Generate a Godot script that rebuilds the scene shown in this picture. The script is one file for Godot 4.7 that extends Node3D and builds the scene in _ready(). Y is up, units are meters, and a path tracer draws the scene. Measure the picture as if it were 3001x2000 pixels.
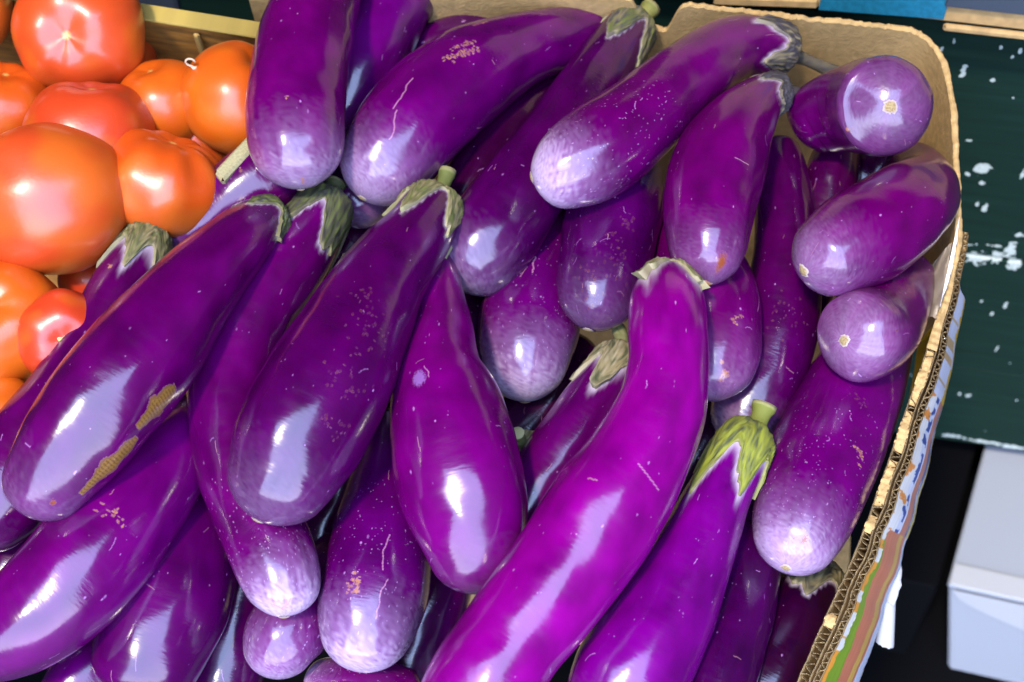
extends Node3D
# Eggplants heaped in a torn carton beside a crate of tomatoes on a market stall, in metres, y up.

const TOWARD := Vector3(0.0000, 0.7880, 0.6157)      # from the heap up and out to the street
const UPN := Vector3(0.0000, 0.9613, 0.2756)      # normal of the tilted display
var rng := RandomNumberGenerator.new()
var fine := FastNoiseLite.new()
var broad := FastNoiseLite.new()
var taken := {}
var skin_bump: Texture2D
var skin_rough: Texture2D
var paper_tex: Texture2D
var wood_tex: Texture2D
var paper_bump: Texture2D


func _ready() -> void:
	rng.seed = 11
	var cam := Camera3D.new()
	cam.name = "camera"
	add_child(cam)
	cam.position = Vector3(0.0000, 1.3910, 0.4617)
	cam.rotation_degrees = Vector3(-52, 0, 0)
	cam.fov = 26.0
	cam.near = 0.02
	cam.far = 200.0
	var lens := CameraAttributesPhysical.new()
	lens.frustum_focal_length = 24.0 / (2.0 * tan(deg_to_rad(13.0)))
	lens.frustum_focus_distance = 0.70
	lens.exposure_aperture = 11.0
	lens.frustum_near = 0.02
	lens.frustum_far = 200.0
	cam.attributes = lens
	var env := Environment.new()
	env.background_mode = Environment.BG_SKY
	var sky_mat := ProceduralSkyMaterial.new()
	sky_mat.sky_top_color = Color(0.68, 0.78, 0.98)
	sky_mat.sky_horizon_color = Color(0.86, 0.89, 1.0)
	sky_mat.sky_curve = 0.25
	sky_mat.ground_bottom_color = Color(0.2, 0.19, 0.19)
	sky_mat.ground_horizon_color = Color(0.5, 0.5, 0.52)
	sky_mat.sky_energy_multiplier = 2.5
	sky_mat.sun_angle_max = 1.0
	env.sky = Sky.new()
	env.sky.sky_material = sky_mat
	env.background_energy_multiplier = 1.0
	env.tonemap_mode = Environment.TONE_MAPPER_LINEAR
	env.tonemap_exposure = 1.22
	env.sdfgi_enabled = true
	env.ssao_enabled = true
	env.ssil_enabled = true
	var we := WorldEnvironment.new()
	we.name = "environment"
	we.environment = env
	add_child(we)
	var sun := DirectionalLight3D.new()
	sun.name = "sun"
	sun.light_color = Color(1.0, 0.95, 0.88)
	sun.light_energy = 1.3
	sun.light_angular_distance = 6.0
	sun.shadow_enabled = true
	add_child(sun)
	sun.look_at_from_position(Vector3.ZERO, -Vector3(-0.26, 0.88, 0.40), Vector3.UP)

	fine.noise_type = FastNoiseLite.TYPE_SIMPLEX
	fine.frequency = 1.0
	fine.fractal_octaves = 3
	broad.noise_type = FastNoiseLite.TYPE_SIMPLEX
	broad.frequency = 1.0
	broad.fractal_octaves = 1
	broad.seed = 5
	skin_bump = noise_tex(512, 0.035, 21, 5)
	skin_rough = noise_tex(256, 0.03, 33, 4, Color(0.55, 0.55, 0.55), Color(1, 1, 1))
	paper_tex = noise_tex(512, 0.02, 41, 5, Color(0.80, 0.80, 0.80), Color(1, 1, 1))
	paper_bump = noise_tex(512, 0.05, 43, 5)
	wood_tex = noise_tex(512, 0.012, 45, 5, Color(0.6, 0.6, 0.6), Color(1, 1, 1))

	build_setting()
	build_box()
	build_crate()
	build_tomatoes()
	build_eggplants()


# ---------------------------------------------------------------- helpers
func numbered(called: String) -> String:
	if not taken.has(called):
		taken[called] = 0
		return called
	taken[called] += 1
	return "%s_%03d" % [called, taken[called]]


func thing(called: String, label: String, category: String, at: Vector3, group := "") -> Node3D:
	var o := Node3D.new()
	o.name = numbered(called)
	o.position = at
	add_child(o)
	o.set_meta("label", label)
	o.set_meta("category", category)
	if group:
		o.set_meta("group", group)
	return o


func part(called: String, mesh: Mesh, mat: Material, parent: Node3D, offset := Vector3.ZERO) -> MeshInstance3D:
	var o := MeshInstance3D.new()
	o.mesh = mesh
	o.material_override = mat
	o.name = called
	o.position = offset
	parent.add_child(o, true)
	return o


func structure(called: String, mesh: Mesh, mat: Material, at := Vector3.ZERO) -> MeshInstance3D:
	var o := part(called, mesh, mat, self, at)
	o.set_meta("kind", "structure")
	return o


func noise_tex(size: int, freq: float, sd: int, oct: int, lo := Color.BLACK, hi := Color.WHITE) -> Texture2D:
	var n := FastNoiseLite.new()
	n.seed = sd
	n.frequency = freq
	n.fractal_octaves = oct
	var t := NoiseTexture2D.new()
	t.width = size
	t.height = size
	t.seamless = true
	t.noise = n
	var g := Gradient.new()
	g.set_color(0, lo)
	g.set_color(1, hi)
	t.color_ramp = g
	return t


func lin(r: float, g: float, b: float) -> Color:
	return Color(r, g, b).linear_to_srgb()


func plain(col: Color, rough: float) -> StandardMaterial3D:
	var m := StandardMaterial3D.new()
	m.albedo_color = col
	m.roughness = rough
	return m


func tinted(rough: float) -> StandardMaterial3D:      # colour comes with the vertices
	var m := StandardMaterial3D.new()
	m.vertex_color_use_as_albedo = true
	m.roughness = rough
	return m


func grid(P: PackedVector3Array, rows: int, cols: int, uv: PackedVector2Array, col: PackedColorArray, outward := true) -> ArrayMesh:
	var nor := PackedVector3Array()
	nor.resize(P.size())
	var closed := P[0].distance_to(P[cols - 1]) < 1e-6 and P[(rows / 2) * cols].distance_to(P[(rows / 2) * cols + cols - 1]) < 1e-6
	for i in rows:
		var a := maxi(i - 1, 0) * cols
		var b := mini(i + 1, rows - 1) * cols
		for j in cols:
			var jl := j - 1
			var jr := j + 1
			if jl < 0:
				jl = cols - 2 if closed else 0
			if jr >= cols:
				jr = 1 if closed else cols - 1
			var du := P[i * cols + jr] - P[i * cols + jl]
			if du.length_squared() < 1e-12:
				var k := i + (1 if i < rows / 2 else -1)
				du = P[k * cols + jr] - P[k * cols + jl]
			var nn := du.cross(P[b + j] - P[a + j])
			nor[i * cols + j] = (nn if outward else -nn).normalized()
	var idx := PackedInt32Array()
	idx.resize((rows - 1) * (cols - 1) * 6)
	var w := 0
	for i in rows - 1:
		for j in cols - 1:
			var q := i * cols + j
			var tri := [q, q + cols, q + 1, q + 1, q + cols, q + cols + 1] if outward else [q, q + 1, q + cols, q + 1, q + cols + 1, q + cols]
			for k in 6:
				idx[w + k] = tri[k]
			w += 6
	var arr := []
	arr.resize(Mesh.ARRAY_MAX)
	arr[Mesh.ARRAY_VERTEX] = P
	arr[Mesh.ARRAY_NORMAL] = nor
	if uv.size() == P.size():
		arr[Mesh.ARRAY_TEX_UV] = uv
		arr[Mesh.ARRAY_TEX_UV2] = uv
	if col.size() == P.size():
		arr[Mesh.ARRAY_COLOR] = col
	arr[Mesh.ARRAY_INDEX] = idx
	var m := ArrayMesh.new()
	m.add_surface_from_arrays(Mesh.PRIMITIVE_TRIANGLES, arr)
	return m


func slab(o: Vector3, x: Vector3, y: Vector3, z: Vector3, cut := 0.002) -> ArrayMesh:      # a chamfered block spanned by three edges
	var st := SurfaceTool.new()
	st.begin(Mesh.PRIMITIVE_TRIANGLES)
	var e := [x, y, z]
	var len := [x.length(), y.length(), z.length()]
	var c: float = minf(cut, minf(len[0], minf(len[1], len[2])) * 0.3)
	var pos := func(i: int, s: Array) -> Vector3:      # corner s, on the face across axis i
		var p := o
		for k in 3:
			var t: float = (c / len[k] if s[k] < 0 else 1.0 - c / len[k]) if k != i else (0.0 if s[k] < 0 else 1.0)
			p += e[k] * t
		return p
	var mid: Vector3 = o + (x + y + z) * 0.5
	var quad := func(a: Vector3, b: Vector3, d: Vector3, f: Vector3) -> void:
		var nn := (b - a).cross(f - a)
		var ctr := (a + b + d + f) * 0.25
		var order := [a, b, d, a, d, f]
		if nn.dot(ctr - mid) > 0:
			order = [a, d, b, a, f, d]
		nn = nn.normalized() * signf(nn.dot(ctr - mid))
		for p in order:
			st.set_normal(nn)
			var q: Vector3 = p - o
			st.set_uv(Vector2(q.dot(x.normalized()), q.dot(y.normalized())))
			st.add_vertex(p)
	for i in 3:
		var j := (i + 1) % 3
		var k := (i + 2) % 3
		for s in [-1, 1]:
			var cs := []
			for q in [[-1, -1], [1, -1], [1, 1], [-1, 1]]:
				var v := [0, 0, 0]
				v[i] = s
				v[j] = q[0]
				v[k] = q[1]
				cs.append(pos.call(i, v))
			quad.call(cs[0], cs[1], cs[2], cs[3])
		for sj in [-1, 1]:
			for sk in [-1, 1]:
				var v0 := [0, 0, 0]
				v0[i] = -1
				v0[j] = sj
				v0[k] = sk
				var v1 := v0.duplicate()
				v1[i] = 1
				quad.call(pos.call(j, v0), pos.call(j, v1), pos.call(k, v1), pos.call(k, v0))
	return st.commit()


# ---------------------------------------------------------------- setting
func build_setting() -> void:
	var ground := PlaneMesh.new()
	ground.size = Vector2(120, 120)
	var gm := plain(lin(0.055, 0.054, 0.056), 0.9)
	gm.albedo_texture = noise_tex(512, 0.03, 71, 5, Color(0.75, 0.75, 0.75), Color(1, 1, 1))
	gm.uv1_scale = Vector3(60, 60, 1)
	structure("ground", ground, gm)
	var cloth := plain(lin(0.012, 0.014, 0.013), 0.95)
	structure("added_awning", slab(Vector3(-0.9, 2.06, -1.2), Vector3(1.7, 0, 0), Vector3(0, 0.04, 0), Vector3(0, 0, 1.46)), cloth)  # unseen roof, added to keep the sky overhead off the heap
	structure("added_side_wall", slab(Vector3(0.62, 0, -1.2), Vector3(0.03, 0, 0), Vector3(0, 2.06, 0), Vector3(0, 0, 2.15)), cloth)  # both side walls are unseen, added to narrow the sky opening
	structure("added_side_wall", slab(Vector3(-0.78, 0, -1.2), Vector3(0.03, 0, 0), Vector3(0, 2.06, 0), Vector3(0, 0, 2.15)), cloth)
	structure("added_shop_wall", slab(Vector3(-1.6, 0, -1.25), Vector3(3.2, 0, 0), Vector3(0, 2.4, 0), Vector3(0, 0, 0.05)), plain(lin(0.02, 0.018, 0.017), 0.9))  # unseen, added to block sky light from behind
	# the upper tier: green boards with chipped white undercoat
	var xb := Vector3(0.9848, 0.0000, 0.1736)
	var nb := Vector3(-0.1736, 0.0000, 0.9848)
	var q := Vector3(0.0959, 0.7684, -0.2811)
	var chips := chip_texture()
	var bm := plain(Color.WHITE, 0.75)
	bm.metallic_specular = 0.25
	bm.albedo_texture = chips
	bm.texture_repeat = false
	bm.uv1_scale = Vector3(1.0 / 0.30, 1.0 / 0.48, 1)
	var tier := thing("board_riser", "dark green painted board wall behind the boxes with white chipped spots", "board", q + xb * 0.3 - Vector3(0, 0.5, 0))
	var levels := [0.3653, 0.4653, 0.5934, 0.8090]
	for i in 3:
		var lo: float = levels[i] + 0.0006
		var hi: float = levels[i + 1] - 0.0006
		var o := q + xb * -0.3270 + Vector3(0, lo - q.y, 0) - nb * 0.02
		var me := slab(o, xb * (0.95 - -0.3270), Vector3(0, hi - lo, 0), nb * (0.02 + 0.0007 * (i % 2)), 0.0012)
		# texture runs over the stretch of board right of the carton
		var arr := me.surface_get_arrays(0)
		var uv: PackedVector2Array = arr[Mesh.ARRAY_TEX_UV]
		for k in uv.size():
			uv[k] = Vector2(uv[k].x + -0.3270 - 0.1580, 0.8090 - (uv[k].y + lo))
		arr[Mesh.ARRAY_TEX_UV] = uv
		var m2 := ArrayMesh.new()
		m2.add_surface_from_arrays(Mesh.PRIMITIVE_TRIANGLES, arr)
		part("plank", m2, bm, tier, -tier.position)
	var slate := plain(lin(0.035, 0.045, 0.062), 0.6)
	part("panel", slab(q + xb * (-0.3270 - 0.9) + Vector3(0, 0.3653 - q.y, 0) - nb * 0.02, xb * 0.8985, Vector3(0, 0.8090 - 0.3653, 0), nb * 0.022), slate, tier, -tier.position).set_meta("label", "blue grey panel beside the green boards")
	var dark := plain(lin(0.003, 0.003, 0.0035), 0.95)  # near-black: the shade under the stall put into wall and floor colour
	dark.metallic_specular = 0.1
	structure("shade_fill_wall", slab(q - xb * 1.4 - Vector3(0, q.y, 0) - nb * 0.75, xb * 2.8, Vector3(0, 0.3653 + 0.03, 0), nb * 0.03), dark)
	structure("shade_fill_floor", slab(q - xb * 1.2 + Vector3(0, 0.18 - q.y, 0) - nb * 0.7, xb * 2.4, Vector3(0, 0.03, 0), nb * 1.0), dark)
	structure("stall_top_floor", slab(q - xb * 1.2 + Vector3(0, 0.8090 - q.y + 0.0005, 0) - nb * 0.72, xb * 2.4, Vector3(0, 0.02, 0), nb * 0.71), plain(lin(0.02, 0.035, 0.032), 0.7))
	structure("stall_shelf_floor", slab(Vector3(-0.2082, 0.6133, -0.2923), Vector3(0.1724, 0.6133, -0.2923) - Vector3(-0.2082, 0.6133, -0.2923), Vector3(-0.1877, 0.5352, -0.0197) - Vector3(-0.2082, 0.6133, -0.2923), -UPN * 0.02), plain(lin(0.16, 0.11, 0.06), 0.8))

	# carton with blue tape on the tier above
	var top := thing("cardboard_carton", "cardboard carton with teal tape along its lower edge, on the ledge above the green boards", "carton", Vector3(0.2279, 0.8130, -0.2375))
	var tan := plain(lin(0.46, 0.29, 0.11), 0.85)
	tan.albedo_texture = paper_tex
	tan.uv1_scale = Vector3(8, 8, 1)
	var ub := Vector3(0.2279, 0.8130, -0.2375)
	var uo := ub - xb * 0.16 - nb * 0.25
	part("face", slab(uo, xb * 0.46, Vector3(0, 0.2, 0), nb * 0.25, 0.001), tan, top, -ub)
	var teal := plain(lin(0.012, 0.17, 0.27), 0.35)
	teal.albedo_texture = paper_tex
	teal.uv1_scale = Vector3(20, 20, 1)
	part("tape", slab(Vector3(0.1850, 0.8133, -0.2451) - Vector3(0, 0.0012, 0) + nb * 0.0002, Vector3(0.2574, 0.8166, -0.2323) - Vector3(0.1850, 0.8133, -0.2451), Vector3(0, 0.1, 0), nb * 0.0012, 0.0003), teal, top, -ub)
	part("bottom_flap", slab(Vector3(0.2581, 0.8147, -0.2322) - Vector3(0, 0.006, 0) + nb * 0.0003, xb * 0.12, Vector3(0, 0.0045, 0), nb * 0.004, 0.0012), tan, top, -ub)
	part("side_flap", slab(Vector3(0.2556, 0.8258, -0.2327) + nb * 0.0003, xb * 0.12, Vector3(0, 0.05, 0), nb * 0.0028, 0.0012), plain(lin(0.03, 0.042, 0.06), 0.7), top, -ub)
	part("flap_edge", slab(Vector3(0.1230, 0.8084, -0.2560) + nb * 0.0003, Vector3(0.1838, 0.8142, -0.2453) - Vector3(0.1230, 0.8084, -0.2560), Vector3(0, 0.006, 0), nb * 0.003, 0.0012), tan, top, -ub)

	# white carton low on the right
	var fl := Vector3(0.3493, 0.3400, -0.1129)
	var xr := (Vector3(0.4064, 0.3400, -0.0982) - fl).normalized()
	var back: Vector3 = (Vector3(0.4026, 0.3400, -0.2389) - fl) * 1.7
	var wc := thing("white_carton", "closed white carton in the shade low at the right, its lid edge lifted", "carton", fl + xr * 0.2 + back * 0.5 - Vector3(0, 0.24, 0))
	var white := plain(lin(0.25, 0.265, 0.29), 0.6)  # white carton toned down to grey in place of shade
	part("body", slab(Vector3(0.4044, 0.0800, -0.0922), xr * 0.4, fl - Vector3(0, 0.0025, 0) - Vector3(0.4044, 0.0800, -0.0922), back, 0.003), white, wc, -wc.position)
	part("lid", slab(fl - back.normalized() * 0.004 - xr * 0.001, xr * 0.402, Vector3(0, 0.006, 0), back * 1.0 + back.normalized() * 0.006, 0.002), white, wc, -wc.position)
	part("lid_edge", slab(fl - back.normalized() * 0.0045 + Vector3(0, 0.0062, 0), xr * 0.4, Vector3(0, 0.0016, 0), back.normalized() * 0.02, 0.0006), plain(lin(0.33, 0.33, 0.33), 0.6), wc, -wc.position)
	structure("shade_fill_floor", slab(fl - Vector3(0, 0.26, 0) - xr * 0.006, -xr * 0.7, Vector3(0, 0.25, 0), back * 1.3), dark)  # added black block filling the shaded gap beside the carton
	# lighter panel: a curved edge of shade built as a flap
	var st := SurfaceTool.new()
	st.begin(Mesh.PRIMITIVE_TRIANGLES)
	var fo := fl - back.normalized() * 0.0035 - Vector3(0, 0.002, 0)
	var prev := Vector3.ZERO
	for i in 21:
		var t := i / 20.0
		var pnt := fo + xr * (0.004 + 0.16 * t) - Vector3(0, 0.062 * pow(t, 0.55), 0)
		if i > 0:
			var hi0 := fo + xr * (0.004 + 0.16 * (i - 1) / 20.0)
			var hi1 := fo + xr * (0.004 + 0.16 * t)
			for p in [hi0, hi1, prev, hi1, pnt, prev]:
				st.add_vertex(p)
		prev = pnt
	st.generate_normals()
	part("lit_panel", st.commit(), plain(lin(0.33, 0.335, 0.34), 0.6), wc, -wc.position)


func chip_texture() -> Texture2D:
	var im := Image.create(768, 1228, false, Image.FORMAT_RGBA8)
	var a := Color(0.050, 0.140, 0.108)
	im.fill(a)
	var n := FastNoiseLite.new()
	n.seed = 8
	n.frequency = 0.006
	for y in 1228:
		var band := n.get_noise_2d(0.0, y * 14.0) * 0.018
		for x in range(0, 768, 8):
			var k := band + n.get_noise_2d(x * 0.7, y * 9.0) * 0.02
			im.fill_rect(Rect2i(x, y, 8, 1), Color(a.r + k * 0.7, a.g + k, a.b + k))
	n.frequency = 0.09
	n.fractal_octaves = 3
	# [metres from the texture's left, metres below the top, half width, half height]
	for c in [[0.0340, 0.0484, 0.0023, 0.0056], [0.0534, 0.0537, 0.0021, 0.0021], [0.0661, 0.1305, 0.0061, 0.0064], [0.0839, 0.2176, 0.0088, 0.0068], [0.0965, 0.2132, 0.0058, 0.0077], [0.1043, 0.2055, 0.0046, 0.0098], [0.1101, 0.2185, 0.0052, 0.0073], [0.1054, 0.1892, 0.0040, 0.0026], [0.0768, 0.1678, 0.0023, 0.0051], [0.0712, 0.1645, 0.0017, 0.0034], [0.0576, 0.1370, 0.0019, 0.0020], [0.0687, 0.1435, 0.0025, 0.0024], [0.0926, 0.1300, 0.0016, 0.0056], [0.0174, 0.0323, 0.0013, 0.0031], [0.0232, 0.0262, 0.0010, 0.0027], [0.0520, 0.0271, 0.0015, 0.0020], [0.0642, 0.0281, 0.0015, 0.0030], [0.0604, 0.0329, 0.0010, 0.0017], [0.1164, 0.3793, 0.0026, 0.0028], [0.1092, 0.3780, 0.0013, 0.0023], [0.1224, 0.3152, 0.0012, 0.0041], [0.1157, 0.2640, 0.0015, 0.0043], [0.1092, 0.2756, 0.0015, 0.0029], [0.0980, 0.2626, 0.0012, 0.0024], [0.1428, 0.4377, 0.0166, 0.0024], [0.1174, 0.4358, 0.0101, 0.0024], [0.1644, 0.4392, 0.0132, 0.0030], [0.0702, 0.2052, 0.0087, 0.0013], [0.0939, 0.2029, 0.0075, 0.0013], [0.0511, 0.1063, 0.0024, 0.0011]]:
		var cx: float = c[0] / 0.30 * 768.0
		var cy: float = c[1] / 0.48 * 1228.0
		var hx: float = c[2] / 0.30 * 768.0
		var hy: float = c[3] / 0.48 * 1228.0
		for y in range(maxi(0, int(cy - hy * 1.3)), mini(1227, int(cy + hy * 1.3)) + 1):
			for x in range(maxi(0, int(cx - hx * 1.3)), mini(767, int(cx + hx * 1.3)) + 1):
				var d := Vector2((x - cx) / hx, (y - cy) / hy).length()
				if d + n.get_noise_2d(x * 0.8, y * 0.8) * 0.7 < 0.8:
					im.set_pixel(x, y, Color(0.72, 0.74, 0.70).lerp(Color(0.5, 0.56, 0.52), clampf(n.get_noise_2d(x * 3.0, y * 3.0) + 0.3, 0, 1)))
	var r := RandomNumberGenerator.new()
	r.seed = 4
	for i in 130:
		var x := r.randi_range(140, 766)
		var y := r.randi_range(4, 1220)
		var c := Color(0.55, 0.64, 0.6).lerp(Color(0.85, 0.87, 0.85), r.randf())
		if n.get_noise_2d(x * 0.12, y * 0.12) < 0.05:
			continue
		im.fill_rect(Rect2i(x, y, r.randi_range(1, 3), r.randi_range(1, 4)), c)
	return ImageTexture.create_from_image(im)


# ---------------------------------------------------------------- the carton of eggplants
var rim: Array = []      # [top, middle, outward, share of the way]
var card: StandardMaterial3D


func rim_line(step: float) -> void:
	var top := [Vector3(-0.1502, 0.8630, -0.2062), Vector3(0.0639, 0.8598, -0.1950), Vector3(0.0964, 0.8585, -0.1906), Vector3(0.1503, 0.8565, -0.1834), Vector3(0.2097, 0.8543, -0.1758), Vector3(0.2255, 0.8527, -0.1703), Vector3(0.2336, 0.8491, -0.1577), Vector3(0.2363, 0.8427, -0.1351), Vector3(0.2353, 0.8346, -0.1067), Vector3(0.2329, 0.8261, -0.0766), Vector3(0.2296, 0.8184, -0.0497), Vector3(0.2230, 0.8123, -0.0283), Vector3(0.2144, 0.8063, -0.0074), Vector3(0.2049, 0.7999, 0.0154), Vector3(0.1919, 0.7917, 0.0442), Vector3(0.1787, 0.7831, 0.0742), Vector3(0.1630, 0.7737, 0.1074), Vector3(0.1474, 0.7657, 0.1355), Vector3(0.1308, 0.7570, 0.1661), Vector3(0.1142, 0.7489, 0.1946)]
	var mid := [Vector3(-0.1502, 0.6611, -0.2641), Vector3(0.0639, 0.6579, -0.2529), Vector3(0.0964, 0.6567, -0.2485), Vector3(0.1503, 0.6546, -0.2413), Vector3(0.2097, 0.6524, -0.2336), Vector3(0.2255, 0.6509, -0.2282), Vector3(0.2336, 0.6473, -0.2155), Vector3(0.2363, 0.6409, -0.1930), Vector3(0.2353, 0.6328, -0.1646), Vector3(0.2329, 0.6242, -0.1345), Vector3(0.2296, 0.6165, -0.1076), Vector3(0.2406, 0.7553, -0.0620), Vector3(0.2434, 0.7237, -0.0605), Vector3(0.2362, 0.7067, -0.0375), Vector3(0.2268, 0.6981, -0.0073), Vector3(0.2163, 0.6893, 0.0233), Vector3(0.2017, 0.6784, 0.0612), Vector3(0.1870, 0.6696, 0.0921), Vector3(0.1710, 0.6594, 0.1275), Vector3(0.1534, 0.6496, 0.1618)]
	var c := Curve3D.new()
	var c2 := Curve3D.new()
	for i in top.size():
		var t: Vector3 = (top[mini(i + 1, top.size() - 1)] - top[maxi(i - 1, 0)]) / 6.0
		c.add_point(top[i], -t, t)
	var lens := []
	for i in top.size():
		lens.append(c.get_closest_offset(top[i]))
	var total := c.get_baked_length()
	var n := int(total / step)
	for i in n + 1:
		var s := total * i / n
		var k := 0
		while k < lens.size() - 2 and lens[k + 1] < s:
			k += 1
		var f := clampf((s - lens[k]) / maxf(lens[k + 1] - lens[k], 1e-5), 0, 1)
		var p := c.sample_baked(s, true)
		var d := (c.sample_baked(minf(s + 0.004, total), true) - c.sample_baked(maxf(s - 0.004, 0), true)).normalized()
		var out := UPN.cross(d).normalized()
		var m: Vector3 = mid[k].lerp(mid[k + 1], f)
		rim.append([p, m, out, k + f])


func rim_dip(i: int) -> float:      # how far the cut edge is worn down
	var k: float = rim[i][3]
	var dip := 0.0018 * absf(fine.get_noise_2d(i * 0.05, 3.0)) + 0.001 * fine.get_noise_2d(i * 0.21, 9.0)
	if k > 10.0 and k < 12.2:
		dip += 0.004 * sin((k - 10.0) / (12.2 - 10.0) * PI)
	if k < 3.0:      # hand hole cut in the back wall
		var e := smoothstep(1.0, 1.25, k) * (1.0 - smoothstep(1.72, 2.0, k))
		dip += 0.027 * e
	return dip


func thick(i: int) -> float:      # of the first ply: crushed at the back, open toward the street
	var k: float = rim[i][3]
	return lerpf(0.0028, 0.0046, smoothstep(10.0 - 1.0, 12.2 + 2.5, k)) * (1.0 + 0.16 * broad.get_noise_2d(i * 0.03, 7.7))


func ply(name_: String, off: Callable, w: float, mat: Material, from: int, to: int, box: Node3D, deep: float, extra := 0.0) -> void:
	# one sheet of card that follows the rim, w thick
	var P := PackedVector3Array()
	var uv := PackedVector2Array()
	var rows := 0
	for i in range(from, to + 1):
		var r: Array = rim[i]
		var t: float = off.call(i)
		var down: Vector3 = (r[1] - r[0])
		var dl := down.length()
		var dn := down / dl
		var ex := rim_dip(i) + extra * (0.5 + 0.5 * fine.get_noise_2d(i * 0.11, t * 900.0))
		var a: Vector3 = r[0] + dn * ex
		var far := minf(dl, deep)
		for q in [[t, far], [t, far * 0.6], [t, far * 0.3], [t, 0.0], [t + w, 0.0], [t + w, far * 0.3], [t + w, far * 0.6], [t + w, far]]:
			P.append(a + r[2] * q[0] + dn * q[1])
			uv.append(Vector2(i * 0.002, q[1] + q[0]))
		rows += 1
	part(name_, grid(P, rows, 8, uv, PackedColorArray(), false), mat, box, -box.position)


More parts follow.
